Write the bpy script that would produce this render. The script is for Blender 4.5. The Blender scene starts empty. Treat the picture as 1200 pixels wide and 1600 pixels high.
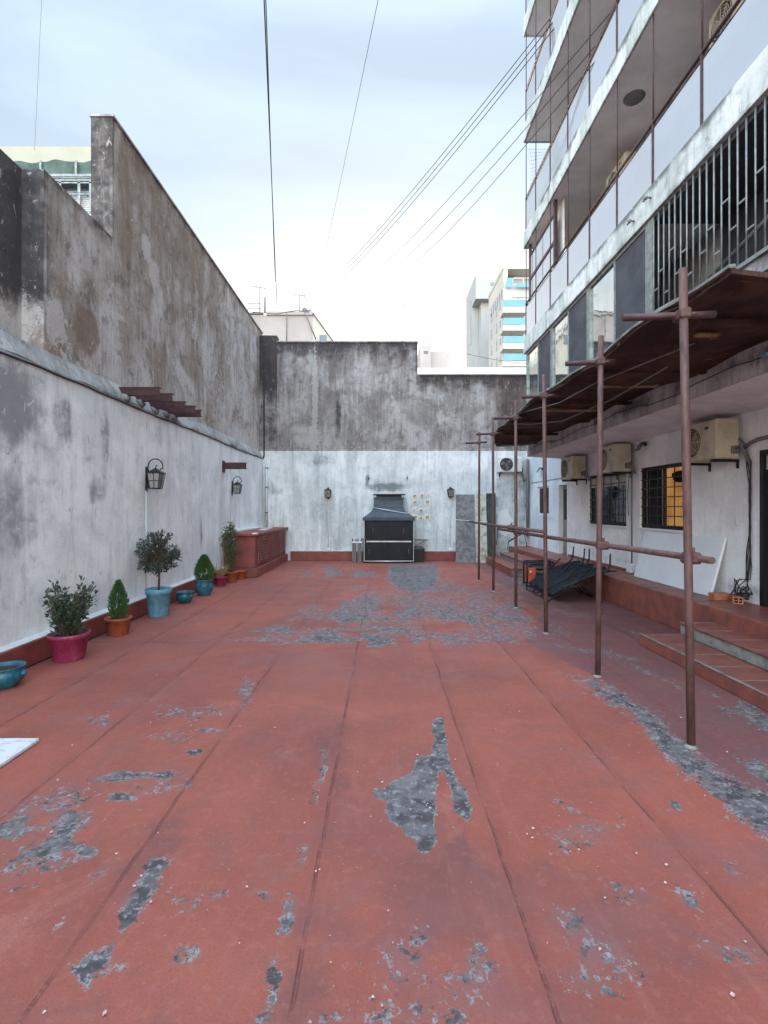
import bpy, math, random
import numpy as np
from mathutils import Vector, Matrix
R = math.radians
random.seed(7)
scene = bpy.context.scene
col = scene.collection

# ---------------------------------------------------------------- camera
H = 1.65
cam = bpy.data.cameras.new("Camera")
cam.sensor_fit = 'VERTICAL'; cam.sensor_height = 36; cam.sensor_width = 36
cam.lens = 18.0; cam.shift_x = 2/1600; cam.shift_y = -6/1600
cam.clip_start = 0.05; cam.clip_end = 3000
camo = bpy.data.objects.new("Camera", cam); col.objects.link(camo)
camo.location = (0, 0, H); camo.rotation_euler = (R(90), 0, 0)
scene.camera = camo

# ---------------------------------------------------------------- world
SUN_EL, SUN_AZ = 5.0, 1.5          # azimuth measured from +Y towards +X
w = bpy.data.worlds.new("World"); scene.world = w; w.use_nodes = True
nt = w.node_tree; nt.nodes.clear()
wo = nt.nodes.new('ShaderNodeOutputWorld'); bg = nt.nodes.new('ShaderNodeBackground')
sky = nt.nodes.new('ShaderNodeTexSky'); sky.sky_type = 'NISHITA'; sky.sun_disc = False
sky.sun_elevation = R(SUN_EL); sky.sun_rotation = R(SUN_AZ)
sky.altitude = 0; sky.air_density = 1.0; sky.dust_density = 1.2; sky.ozone_density = 1.2
tc = nt.nodes.new('ShaderNodeTexCoord')
mp = nt.nodes.new('ShaderNodeMapping'); mp.inputs['Scale'].default_value = (1.0, 2.4, 5.5)
mp.inputs['Rotation'].default_value = (0, R(18), R(20))
nz = nt.nodes.new('ShaderNodeTexNoise'); nz.inputs['Scale'].default_value = 1.7
nz.inputs['Detail'].default_value = 7; nz.inputs['Roughness'].default_value = .52; nz.inputs['Distortion'].default_value = .25
rp = nt.nodes.new('ShaderNodeValToRGB'); rp.color_ramp.elements[0].position = .36; rp.color_ramp.elements[1].position = .80
rp.color_ramp.elements[0].color = (0.34, 0.34, 0.34, 1); rp.color_ramp.elements[1].color = (.66, .66, .66, 1)
mx = nt.nodes.new('ShaderNodeMix'); mx.data_type = 'RGBA'
mx.inputs[7].default_value = (3.0, 3.9, 5.3, 1)
L = nt.links.new
L(tc.outputs['Generated'], mp.inputs[0]); L(mp.outputs[0], nz.inputs[0]); L(nz.outputs[0], rp.inputs[0])
L(rp.outputs[0], mx.inputs[0]); L(sky.outputs[0], mx.inputs[6])
# thin high haze: brightens the sky towards the horizon
sep = nt.nodes.new('ShaderNodeSeparateXYZ'); L(tc.outputs['Generated'], sep.inputs[0])
mr = nt.nodes.new('ShaderNodeMapRange'); mr.inputs[1].default_value = 0.02; mr.inputs[2].default_value = .42
mr.inputs[3].default_value = 1; mr.inputs[4].default_value = 0; mr.interpolation_type = 'SMOOTHSTEP'
L(sep.outputs[2], mr.inputs[0])
mh = nt.nodes.new('ShaderNodeMath'); mh.operation = 'MULTIPLY'; mh.inputs[1].default_value = .7; L(mr.outputs[0], mh.inputs[0])
mx2 = nt.nodes.new('ShaderNodeMix'); mx2.data_type = 'RGBA'; mx2.inputs[7].default_value = (5.5, 4.9, 4.1, 1)
L(mh.outputs[0], mx2.inputs[0]); L(mx.outputs[2], mx2.inputs[6])
# added gain: sky overhead and behind the viewer is brightened to light the yard
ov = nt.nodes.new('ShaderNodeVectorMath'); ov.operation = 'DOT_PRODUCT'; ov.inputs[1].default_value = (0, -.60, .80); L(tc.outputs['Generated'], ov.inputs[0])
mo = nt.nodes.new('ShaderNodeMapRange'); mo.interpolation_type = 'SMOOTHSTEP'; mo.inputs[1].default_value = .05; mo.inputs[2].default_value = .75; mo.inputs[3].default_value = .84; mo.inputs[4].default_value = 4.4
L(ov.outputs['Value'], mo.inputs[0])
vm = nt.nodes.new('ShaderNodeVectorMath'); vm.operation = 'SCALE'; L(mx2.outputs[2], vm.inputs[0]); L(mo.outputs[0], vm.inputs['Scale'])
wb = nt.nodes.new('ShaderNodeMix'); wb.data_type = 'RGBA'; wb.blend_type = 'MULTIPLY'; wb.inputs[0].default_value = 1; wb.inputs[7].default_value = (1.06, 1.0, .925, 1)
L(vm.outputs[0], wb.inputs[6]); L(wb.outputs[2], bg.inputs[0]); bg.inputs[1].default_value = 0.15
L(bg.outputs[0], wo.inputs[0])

sun = bpy.data.lights.new("Sun", 'SUN'); sun.energy = 0.9; sun.angle = R(12); sun.color = (1, .86, .7)
suno = bpy.data.objects.new("Sun", sun); col.objects.link(suno)
sd = Vector((math.sin(R(SUN_AZ))*math.cos(R(SUN_EL)), math.cos(R(SUN_AZ))*math.cos(R(SUN_EL)), math.sin(R(SUN_EL))))
suno.rotation_euler = sd.to_track_quat('Z', 'Y').to_euler(); suno.location = (0, 40, 60)

vs = scene.view_settings
vs.view_transform = 'Standard'; vs.look = 'None'; vs.gamma = 1; vs.exposure = 1.42; vs.use_curve_mapping = False
scene.render.engine = 'CYCLES'; scene.cycles.max_bounces = 6

# ---------------------------------------------------------------- helpers
def tag(o, label=None, cat=None, group=None, kind=None):
    if label: o['label'] = label
    if cat: o['category'] = cat
    if group: o['group'] = group
    if kind: o['kind'] = kind
    return o
def thing(name, label, cat, loc=(0, 0, 0), rz=0, group=None):
    o = bpy.data.objects.new(name, None); col.objects.link(o)
    o.location = loc; o.rotation_euler = (0, 0, rz); o.empty_display_size = .1
    return tag(o, label, cat, group)
def copy_tree(o, parent=None):
    c = o.copy(); col.objects.link(c)
    if parent is not None: c.parent = parent
    for ch in [x for x in col.objects if x.parent == o]: copy_tree(ch, c)
    return c

class MB:
    def __init__(s): s.v = []; s.f = []; s.sm = []; s.mi = []; s.cm = 0
    def add(s, vs, fs, smooth=False):
        b = len(s.v); s.v += [tuple(p) for p in vs]
        for f in fs: s.f.append(tuple(b+i for i in f)); s.sm.append(smooth); s.mi.append(s.cm)
        return s
    def box(s, x0, x1, y0, y1, z0, z1):
        if x0 > x1: x0, x1 = x1, x0
        if y0 > y1: y0, y1 = y1, y0
        if z0 > z1: z0, z1 = z1, z0
        return s.add([(x0,y0,z0),(x1,y0,z0),(x1,y1,z0),(x0,y1,z0),(x0,y0,z1),(x1,y0,z1),(x1,y1,z1),(x0,y1,z1)],
              [(0,3,2,1),(4,5,6,7),(0,1,5,4),(1,2,6,5),(2,3,7,6),(3,0,4,7)])
    def bbox(s, x0, x1, y0, y1, z0, z1, b=.01):      # box with chamfered edges
        if x0 > x1: x0, x1 = x1, x0
        if y0 > y1: y0, y1 = y1, y0
        b = min(b, (x1-x0)*.45, (y1-y0)*.45, (z1-z0)*.45)
        P = []
        for (zz, i) in ((z0, b), (z0+b, 0), (z1-b, 0), (z1, b)):
            for (cx, cy, sx, sy) in ((x0,y0,1,1),(x1,y0,-1,1),(x1,y1,-1,-1),(x0,y1,1,-1)):
                a = (cx+sx*(i), cy+sy*(b+i*.0+ (0 if i == 0 else 0)))
                c = (cx+sx*(b+0), cy+sy*(i))
                if (cx, cy) in ((x0,y0),(x1,y1)): P += [(a[0],a[1],zz),(c[0],c[1],zz)]
                else: P += [(c[0],c[1],zz),(a[0],a[1],zz)]
        F = [tuple(range(7,-1,-1)), tuple(range(24,32))]
        for l in range(3):
            for k in range(8): F.append((l*8+k, l*8+(k+1) % 8, l*8+8+(k+1) % 8, l*8+8+k))
        return s.add(P, F)
    def prism(s, poly, a0, a1, axis='y', smooth=False):     # poly in the two other axes
        n = len(poly)
        def pt(p, a):
            if axis == 'y': return (p[0], a, p[1])
            if axis == 'x': return (a, p[0], p[1])
            return (p[0], p[1], a)
        vs = [pt(p, a0) for p in poly] + [pt(p, a1) for p in poly]
        s.add(vs, [tuple(range(n)), tuple(range(2*n-1, n-1, -1))] + [(i, i+n, (i+1) % n+n, (i+1) % n) for i in range(n)], smooth)
        return s
    def hull8(s, a, b):      # two quads joined
        return s.add(list(a)+list(b), [(3,2,1,0),(4,5,6,7)]+[(i,(i+1)%4,(i+1)%4+4,i+4) for i in range(4)])
    def tube(s, pts, r, n=8, closed=False, caps=True):
        pts = [Vector(p) for p in pts]; m = len(pts); rs = r if isinstance(r, (list, tuple)) else [r]*m
        prev = None; V = []; F = []
        for i, p in enumerate(pts):
            if closed: t = pts[(i+1) % m]-pts[i-1]
            else: t = (pts[min(i+1, m-1)]-pts[max(i-1, 0)])
            t.normalize()
            if prev is None:
                up = Vector((0, 0, 1)) if abs(t.z) < .9 else Vector((1, 0, 0))
                nn = t.cross(up).normalized()
            else:
                nn = prev - t*prev.dot(t)
                nn = nn.normalized() if nn.length > 1e-6 else t.orthogonal().normalized()
            prev = nn; bb = t.cross(nn)
            for k in range(n):
                a = 2*math.pi*k/n; V.append(p+(nn*math.cos(a)+bb*math.sin(a))*rs[i])
        q = m if closed else m-1
        for i in range(q):
            for k in range(n):
                i2 = (i+1) % m
                F.append((i*n+k, i*n+(k+1) % n, i2*n+(k+1) % n, i2*n+k))
        s.add(V, F, True)
        if caps and not closed:
            b = len(s.v)-len(V)
            s.f.append(tuple(b+k for k in range(n-1, -1, -1))); s.sm.append(False); s.mi.append(s.cm)
            s.f.append(tuple(b+(m-1)*n+k for k in range(n))); s.sm.append(False); s.mi.append(s.cm)
        return s
    def lathe(s, prof, c=(0, 0, 0), n=28, jit=0):
        V = []; F = []
        for (r, z) in prof:
            for k in range(n):
                a = 2*math.pi*k/n; V.append((c[0]+r*math.cos(a), c[1]+r*math.sin(a), c[2]+z))
        for i in range(len(prof)-1):
            for k in range(n): F.append((i*n+k, i*n+(k+1) % n, (i+1)*n+(k+1) % n, (i+1)*n+k))
        return s.add(V, F, True)
    def disc(s, c, r, axis='y', n=20):
        V = []
        for k in range(n):
            a = 2*math.pi*k/n; u, v = r*math.cos(a), r*math.sin(a)
            V.append({'y': (c[0]+u, c[1], c[2]+v), 'x': (c[0], c[1]+u, c[2]+v), 'z': (c[0]+u, c[1]+v, c[2])}[axis])
        return s.add(V, [tuple(range(n))])
    def blob(s, c, r, n=8, sq=(1, 1, 1), jit=.15):
        V = []; F = []; m = max(4, n//2+1)
        for i in range(m+1):
            th = math.pi*i/m
            for k in range(n):
                a = 2*math.pi*k/n; q = r*(1+random.uniform(-jit, jit)) if 0 < i < m else r
                V.append((c[0]+q*math.sin(th)*math.cos(a)*sq[0], c[1]+q*math.sin(th)*math.sin(a)*sq[1], c[2]+q*math.cos(th)*sq[2]))
        for i in range(m):
            for k in range(n): F.append((i*n+k, (i+1)*n+k, (i+1)*n+(k+1) % n, i*n+(k+1) % n))
        return s.add(V, F, True)
    def leaf(s, p, d, L_, W_):
        d = Vector(d).normalized(); o = d.orthogonal().normalized()
        o = Matrix.Rotation(random.uniform(0, 6.28), 3, d) @ o; n = d.cross(o)*W_*.25
        p = Vector(p)
        return s.add([p, p+d*L_*.45+o*W_/2+n, p+d*L_, p+d*L_*.45-o*W_/2+n], [(0, 1, 2), (0, 2, 3)])
    def grid(s, xs, ys, fn):
        nx, ny = len(xs), len(ys)
        V = [fn(a, b) for b in ys for a in xs]
        F = [(j*nx+i, j*nx+i+1, (j+1)*nx+i+1, (j+1)*nx+i) for j in range(ny-1) for i in range(nx-1)]
        return s.add(V, F)
    def build(s, name, m, parent=None, label=None, cat=None, group=None, kind=None, local=False, bevel=0):
        me = bpy.data.meshes.new(name)
        if local or (parent is None and kind): off = Vector((0, 0, 0))
        elif parent is not None:
            o_ = Vector(parent.location); p = parent.parent
            while p: o_ = o_+Vector(p.location); p = p.parent
            off = o_
        else:
            a = np.array(s.v); mn, mxx = a.min(0), a.max(0)
            off = Vector(((mn[0]+mxx[0])/2, (mn[1]+mxx[1])/2, mn[2]))
        me.from_pydata([(p[0]-off.x, p[1]-off.y, p[2]-off.z) for p in s.v], [], s.f)
        ms = m if isinstance(m, (list, tuple)) else [m]
        for q in ms: me.materials.append(q)
        me.polygons.foreach_set('use_smooth', s.sm); me.polygons.foreach_set('material_index', s.mi)
        me.update()
        o = bpy.data.objects.new(name, me); col.objects.link(o)
        if parent is not None: o.parent = parent
        elif not local: o.location = off
        if bevel:
            bm_ = o.modifiers.new('b', 'BEVEL'); bm_.width = bevel; bm_.segments = 2; bm_.limit_method = 'ANGLE'
        return tag(o, label, cat, group, kind)

def PX(px, py, Y): return Vector(((px-598)*Y/800, Y, H-(py-794)*Y/800))

# ---------------------------------------------------------------- material helpers
class NT:
    def __init__(s, name):
        s.m = bpy.data.materials.new(name); s.m.use_nodes = True; s.t = s.m.node_tree
        s.p = s.t.nodes['Principled BSDF']; s.geo = s.t.nodes.new('ShaderNodeNewGeometry')
        s.P = s.geo.outputs['Position']
    def n(s, t): return s.t.nodes.new(t)
    def set(s, sock, v):
        if hasattr(v, 'is_linked') or isinstance(v, bpy.types.NodeSocket): s.t.links.new(v, sock)
        else:
            if isinstance(v, (tuple, list)) and len(v) == 3 and sock.type == 'RGBA': v = (*v, 1)
            sock.default_value = v
    def mapping(s, v, sc=(1, 1, 1), loc=(0, 0, 0), rot=(0, 0, 0)):
        n = s.n('ShaderNodeMapping'); s.set(n.inputs[0], v); n.inputs['Scale'].default_value = sc
        n.inputs['Location'].default_value = loc; n.inputs['Rotation'].default_value = rot; return n.outputs[0]
    def noise(s, v, scale, detail=4, rough=.55, dist=0):
        n = s.n('ShaderNodeTexNoise'); s.set(n.inputs['Vector'], v); n.inputs['Scale'].default_value = scale
        n.inputs['Detail'].default_value = detail; n.inputs['Roughness'].default_value = rough; n.inputs['Distortion'].default_value = dist
        return n.outputs[0]
    def ramp(s, f, a, b, c0=0., c1=1.):
        n = s.n('ShaderNodeMapRange'); n.interpolation_type = 'SMOOTHSTEP'; s.set(n.inputs[0], f)
        n.inputs[1].default_value = a; n.inputs[2].default_value = b; n.inputs[3].default_value = c0; n.inputs[4].default_value = c1
        return n.outputs[0]
    def mix(s, f, a, b):
        n = s.n('ShaderNodeMix'); n.data_type = 'RGBA'; s.set(n.inputs[0], f); s.set(n.inputs[6], a); s.set(n.inputs[7], b); return n.outputs[2]
    def math(s, op, a, b=0., c=None):
        n = s.n('ShaderNodeMath'); n.operation = op; s.set(n.inputs[0], a); s.set(n.inputs[1], b)
        if c is not None: s.set(n.inputs[2], c)
        return n.outputs[0]
    def attr(s, name='mask'):
        n = s.n('ShaderNodeAttribute'); n.attribute_name = name
        q = s.n('ShaderNodeSeparateColor'); s.t.links.new(n.outputs[0], q.inputs[0]); return q.outputs
    def bump(s, h, strength=.3, dist=.01):
        n = s.n('ShaderNodeBump'); n.inputs['Strength'].default_value = strength; n.inputs['Distance'].default_value = dist
        s.set(n.inputs['Height'], h); s.t.links.new(n.outputs[0], s.p.inputs['Normal']); return n
    def out(s, c=None, rough=None, metal=None, spec=None):
        if c is not None: s.set(s.p.inputs['Base Color'], c)
        if rough is not None: s.set(s.p.inputs['Roughness'], rough)
        if metal is not None: s.set(s.p.inputs['Metallic'], metal)
        if spec is not None: s.set(s.p.inputs['Specular IOR Level'], spec)
        return s.m

def simple(name, c, rough=.6, metal=0, var=.35, scale=6, bump=.15, c2=None, spec=.4, stretch=(1, 1, 1), fine=60):
    t = NT(name); P = t.mapping(t.P, stretch)
    n1 = t.noise(P, scale, 6, .6); n2 = t.noise(P, fine, 3, .6)
    if c2 is None: c2 = tuple(x*(1-var) for x in c)
    cc = t.mix(t.ramp(n1, .35, .68), c, c2)
    cc = t.mix(t.math('MULTIPLY', t.ramp(n2, .4, .75), .35), cc, tuple(min(1, x*1.35+.01) for x in c))
    t.bump(t.math('ADD', n1, t.math('MULTIPLY', n2, .4)), bump, .01)
    return t.out(cc, t.ramp(n1, .2, .8, rough*.85, min(1, rough*1.2)), metal, spec)

def plaster(name, base, light, dark, brown, base_amt=.5, streak=1.0, grime_dark=1.0, bump=.5):
    """weathered plaster; attribute mask: R dark stain, G pale patch, B brown/bare render"""
    t = NT(name); a = t.attr()
    Pst = t.mapping(t.P, (1, 1, .13)); 
    s1 = t.noise(Pst, 2.6, 6, .6, .3); s2 = t.noise(Pst, 9, 5, .65, .2); s3 = t.noise(t.mapping(t.P, (1, 1, .05)), 16, 4, .6)
    m1 = t.noise(t.P, 1.1, 6, .62, .5); m2 = t.noise(t.P, 5, 6, .65, .3); f1 = t.noise(t.P, 45, 4, .65)
    c = t.mix(t.ramp(m1, .38, .62), base, light)
    c = t.mix(t.math('MULTIPLY', t.ramp(s2, .50, .66), .55*streak), c, dark)
    st = t.math('MULTIPLY', t.ramp(s1, .47, .62), .70*streak)
    c = t.mix(st, c, brown)
    c = t.mix(t.math('MULTIPLY', t.ramp(s3, .54, .64), .55*streak), c, light)
    c = t.mix(t.math('MULTIPLY', t.ramp(m2, .52, .66), .45*grime_dark), c, dark)
    # brown mask
    def msk(ch, n, lo, hi, amp=.55):
        return t.ramp(t.math('ADD', ch, t.math('MULTIPLY', t.math('SUBTRACT', n, .5), amp)), lo, hi)
    mixn = t.math('ADD', t.math('MULTIPLY', s1, .5), t.math('MULTIPLY', m2, .5))
    c = t.mix(t.math('MULTIPLY', msk(a[2], mixn, .25, .85, 1.3), .8), c, brown)
    c = t.mix(t.math('MULTIPLY', msk(a[0], mixn, .2, .8, 1.6), .9), c, dark)
    pe = t.noise(t.P, 9, 8, .75, .5)
    c = t.mix(t.math('MULTIPLY', msk(a[1], pe, .46, .52, 2.2), .75), c, light)
    # scattered pale flakes and dark pits
    c = t.mix(t.math('MULTIPLY', t.ramp(t.noise(t.mapping(t.P, (1, 1, .55)), 11, 6, .75, .8), .60, .63), .60), c, light)
    c = t.mix(t.math('MULTIPLY', t.ramp(t.noise(t.mapping(t.P, (1.2, 1.2, .5), (3, 5, 9)), 8, 6, .75, .6), .63, .66), .55), c, dark)
    c = t.mix(t.math('MULTIPLY', t.ramp(f1, .4, .7), .18), c, dark)
    t.bump(t.math('ADD', t.math('MULTIPLY', f1, .5), t.math('ADD', m2, t.math('MULTIPLY', s2, .5))), bump, .02)
    return t.out(c, .9, 0, .2)

def blobs_mask(pts, blobs):
    """pts Nx3; blobs: (u-axis center a, z, ra, rz, channel, strength)"""
    out = np.zeros((len(pts), 3))
    for (a, z, ra, rz, ch, stg) in blobs:
        d = np.sqrt(((pts[:, 0]-a)/ra)**2+((pts[:, 1]-z)/rz)**2)
        out[:, ch] = np.maximum(out[:, ch], stg*np.clip(1.5-d, 0, 1))
    return out
def set_mask(o, arr):
    at = o.data.color_attributes.new('mask', 'FLOAT_COLOR', 'POINT')
    full = np.ones((len(arr), 4)); full[:, :3] = arr
    at.data.foreach_set('color', full.ravel())

def wallgrid(mb, axis, c, back, a0, a1, z0, z1, step=.09):
    """wall slab: front face at coordinate c (gridded), back at `back`; a = running axis"""
    na = max(2, int((a1-a0)/step)+1); nz_ = max(2, int((z1-z0)/step)+1)
    A = np.linspace(a0, a1, na); Z = np.linspace(z0, z1, nz_)
    fn = (lambda a, z: (c, a, z)) if axis == 'x' else (lambda a, z: (a, c, z))
    mb.grid(A, Z, fn)
    g = (lambda q, a, z: (q, a, z)) if axis == 'x' else (lambda q, a, z: (a, q, z))
    V = [g(c, a0, z0), g(c, a1, z0), g(c, a1, z1), g(c, a0, z1), g(back, a0, z0), g(back, a1, z0), g(back, a1, z1), g(back, a0, z1)]
    mb.add(V, [(4,5,6,7), (0,1,5,4), (1,2,6,5), (2,3,7,6), (3,0,4,7)])
def apply_mask(o, axis, blobs, extra=None):
    n = len(o.data.vertices); co = np.empty(n*3); o.data.vertices.foreach_get('co', co); co = co.reshape(-1, 3)
    off = Vector(o.location)
    if o.parent: off = off+Vector(o.parent.location)
    co = co+np.array(off)
    a = co[:, 1] if axis == 'x' else co[:, 0]
    m = blobs_mask(np.stack([a, co[:, 2]], 1), blobs)
    if extra: m = np.maximum(m, extra(a, co[:, 2]))
    set_mask(o, m)

# ---------------------------------------------------------------- materials
M = {}
M['white_plaster'] = plaster('white_plaster', (.64,.655,.655), (.80,.81,.80), (.20,.205,.22), (.40,.405,.425), streak=.34, grime_dark=.34, bump=.35)
M['white_plaster_back'] = plaster('white_plaster_back', (.53,.56,.555), (.71,.73,.725), (.15,.17,.175), (.28,.31,.31), streak=.5, grime_dark=.45, bump=.3)
M['grey_render'] = plaster('grey_render', (.27,.225,.19), (.48,.45,.43), (.035,.032,.034), (.185,.132,.098), streak=.50, grime_dark=.95, bump=.7)
M['grey_render_back'] = plaster('grey_render_back', (.20,.18,.172), (.36,.34,.33), (.04,.033,.033), (.11,.082,.074), streak=.62, grime_dark=.75, bump=.5)
M['yard_wall'] = plaster('yard_wall', (.70,.70,.70), (.84,.84,.83), (.25,.24,.26), (.42,.40,.42), streak=.22, grime_dark=.25, bump=.18)
M['annex_wall'] = plaster('annex_wall', (.56,.62,.66), (.72,.78,.80), (.35,.38,.4), (.5,.55,.57), streak=.1, grime_dark=.12, bump=.1)
M['beam_conc'] = plaster('beam_concrete', (.42,.39,.39), (.55,.52,.52), (.12,.10,.10), (.24,.20,.20), streak=.7, grime_dark=.8, bump=.6)
M['slab_edge'] = plaster('slab_edge', (.56,.59,.55), (.74,.75,.73), (.12,.13,.12), (.30,.34,.29), streak=.6, grime_dark=.5, bump=.3)
M['red_kerb'] = simple('red_kerb', (.215,.050,.038), .55, var=.45, scale=4, bump=.25, c2=(.12,.035,.03))
M['red_tile'] = simple('red_step_tile', (.25,.075,.05), .42, var=.4, scale=5, bump=.15, c2=(.14,.05,.045))
M['conc'] = simple('grey_concrete', (.24,.235,.21), .85, var=.5, scale=7, bump=.5, c2=(.10,.10,.085))
M['pole'] = simple('scaffold_paint', (.125,.062,.053), .6, .1, var=.4, scale=18, bump=.4, c2=(.065,.034,.030), stretch=(1, 1, .3))
M['beam_red'] = simple('beam_primer', (.060,.022,.022), .6, .1, var=.4, scale=14, bump=.25)
M['black_metal'] = simple('black_metal', (.018,.018,.021), .45, .3, var=.3, bump=.1)
M['rail'] = simple('rail_metal', (.075,.032,.035), .5, .2, var=.4, scale=15, bump=.15)
M['frame_al'] = simple('aluminium_frame', (.26,.275,.26), .5, .4, var=.4, scale=10, bump=.1)
M['white_paint'] = simple('white_paint', (.68,.70,.71), .5, var=.12, bump=.05)
M['ceil'] = simple('balcony_ceiling', (.82,.75,.71), .9, var=.2, scale=1.6, bump=.25)
M['ac'] = simple('ac_casing', (.48,.43,.33), .5, var=.25, scale=4, bump=.05, c2=(.34,.29,.20))
M['ac_white'] = simple('ac_casing_white', (.62,.62,.58), .5, var=.2, scale=4, bump=.05)
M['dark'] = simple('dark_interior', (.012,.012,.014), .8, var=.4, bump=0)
M['mesh'] = simple('dark_shutter', (.060,.062,.072), .65, var=.3, scale=2.5, bump=.05, spec=.3)
M['black_plastic'] = simple('black_plastic', (.013,.014,.017), .4, var=.3, bump=.05)
M['grill_blue'] = simple('grill_paint', (.042,.056,.070), .5, .2, var=.3, scale=5, bump=.08)
M['grill_dark'] = simple('grill_door', (.006,.008,.014), .5, .1, var=.3, scale=5, bump=.05, spec=.25)
M['chrome'] = simple('bright_trim', (.40,.41,.42), .35, .3, var=.2, bump=.05)
M['conduit'] = simple('white_conduit', (.55,.57,.57), .5, var=.2, bump=.05)
M['cable'] = simple('cable', (.02,.02,.022), .6, var=.2, bump=0)
M['greycable'] = simple('grey_cable', (.16,.15,.15), .6, var=.2, bump=0)
M['soil'] = simple('soil', (.035,.024,.017), .95, var=.5, scale=30, bump=.8)
def dusty(name, c, rough, dust=(.26, .22, .18), amt=.28, spec=.4):
    t = NT(name); n = t.noise(t.P, 9, 7, .7, .4); n2 = t.noise(t.mapping(t.P, (1, 1, .25)), 14, 5, .7); n3 = t.noise(t.P, 60, 4, .7)
    cc = t.mix(t.ramp(n, .38, .62), c, tuple(x*.62 for x in c)); cc = t.mix(t.math('MULTIPLY', t.ramp(n2, .52, .64), amt*.6), cc, dust)
    cc = t.mix(t.math('MULTIPLY', t.ramp(n3, .56, .62), amt), cc, dust); t.bump(n, .2, .01); return t.out(cc, t.ramp(n2, .4, .6, rough, min(1, rough+.3)), 0, spec)
M['teal'] = dusty('teal_glaze', (.008,.115,.165), .32)
M['skyblue'] = dusty('pale_blue_plastic', (.11,.30,.40), .5)
M['magenta'] = dusty('magenta_plastic', (.30,.022,.085), .45)
M['terra'] = dusty('terracotta_plastic', (.34,.075,.028), .55)
M['bark'] = simple('bark', (.10,.07,.045), .9, var=.5, scale=25, bump=.7)
M['leaf_dark'] = simple('leaf_dark', (.045,.072,.040), .5, var=.5, scale=14, bump=0, c2=(.030,.045,.026))
M['leaf_olive'] = simple('leaf_olive', (.075,.095,.045), .55, var=.5, scale=14, bump=0, c2=(.06,.04,.022))
M['leaf_grey'] = simple('leaf_grey', (.060,.075,.055), .6, var=.5, scale=14, bump=0, c2=(.025,.03,.028))
M['conifer'] = simple('conifer', (.055,.125,.03), .6, var=.5, scale=16, bump=0, c2=(.025,.065,.018))
M['dry'] = simple('dry_grass', (.30,.20,.11), .8, var=.4, scale=20, bump=0, c2=(.15,.11,.05))
M['pinkwall'] = simple('pink_far_render', (.46,.39,.355), .9, var=.2, scale=.5, bump=.2)
M['creamwall'] = simple('cream_far_render', (.40,.37,.28), .9, var=.15, scale=.4, bump=.1)
M['creamside'] = simple('cream_side_render', (.54,.49,.40), .9, var=.12, scale=.4, bump=.1)
M['greywall'] = simple('far_grey_render', (.38,.375,.35), .9, var=.12, scale=.3, bump=.1)
M['towerwall'] = simple('tower_render', (.47,.44,.39), .9, var=.1, scale=.3, bump=.1)
M['cyan'] = simple('cyan_panel', (.12,.28,.38), .35, var=.1, scale=1, bump=0)
M['farglass'] = simple('far_window', (.16,.19,.22), .2, var=.4, scale=.6, bump=0)
M['shutter'] = simple('roller_shutter', (.50,.48,.44), .6, var=.15, scale=3, bump=.05)
M['greennet'] = simple('green_net', (.085,.12,.10), .9, var=.45, scale=1.2, bump=.5)
M['board'] = simple('white_board', (.66,.68,.70), .45, var=.08, scale=2, bump=.03)
M['brick'] = simple('brick_clay', (.40,.15,.08), .9, var=.4, scale=12, bump=.4)
M['fabric'] = simple('black_fabric', (.014,.019,.026), .75, var=.3, scale=9, bump=.15, spec=.2)
M['orange'] = simple('orange_panel', (.40,.065,.025), .5, var=.4, scale=6, bump=.05)
M['greywood'] = simple('grey_slats', (.19,.175,.165), .8, var=.5, scale=20, bump=.4, stretch=(4, 4, .3))
M['wood'] = simple('raw_timber', (.34,.22,.10), .8, var=.5, scale=8, bump=.3, stretch=(1, .2, 1))
M['greenboard'] = simple('green_board', (.030,.042,.036), .7, var=.5, scale=5, bump=.2)
M['net'] = simple('net_cord', (.5,.5,.5), .8, var=.1, bump=0)
M['ledge'] = plaster('ledge_plaster', (.27,.27,.265), (.42,.42,.41), (.09,.09,.095), (.18,.17,.16), streak=.5, grime_dark=.9, bump=.5)
M['ground'] = simple('city_ground', (.16,.15,.14), .95, var=.3, scale=.3, bump=.2)

def marble(name, c0, c1, sc, lo=.4, hi=.62):
    t = NT(name); n = t.noise(t.P, sc, 8, .68, .9); n2 = t.noise(t.P, sc*3.2, 6, .7, .5)
    c = t.mix(t.ramp(n, lo, hi), c0, c1); c = t.mix(t.math('MULTIPLY', t.ramp(n2, .5, .65), .5), c, c1)
    t.bump(n2, .15, .01); return t.out(c, .55, 0, .3)
M['greymarble'] = marble('grey_marble', (.085,.082,.082), (.165,.160,.160), 7)
M['creamboard'] = marble('cream_stained', (.42,.39,.32), (.13,.11,.08), 3.5, .45, .72)
M['whitemarble'] = marble('white_marble', (.60,.60,.62), (.30,.31,.34), 5, .5, .75)
M['tile_gold'] = marble('tile_gold', (.45,.28,.09), (.60,.55,.42), 28, .42, .6)

# canopy sheets: rusty red-brown with ochre timber showing
t = NT('canopy_rust'); n1 = t.noise(t.mapping(t.P, (1.4, .8, 1)), 1.8, 8, .7, .6); n2 = t.noise(t.mapping(t.P, (.7, 3.0, 1)), 1.1, 6, .65, .5)
c = t.mix(t.ramp(n1, .38, .68), (.035, .018, .015), (.105, .052, .036))
c = t.mix(t.ramp(n2, .30, .42, 1, 0), c, (.018, .010, .010))
c = t.mix(t.math('MULTIPLY', t.ramp(t.noise(t.mapping(t.P, (.8, 2.6, 1), (4, 2, 0)), 1.3, 7, .7, .9), .63, .69), .9), c, (.26, .16, .07))
t.bump(t.math('ADD', n1, n2), 1.0, .06); M['canopy'] = t.out(c, .85, 0, .2)

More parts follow.
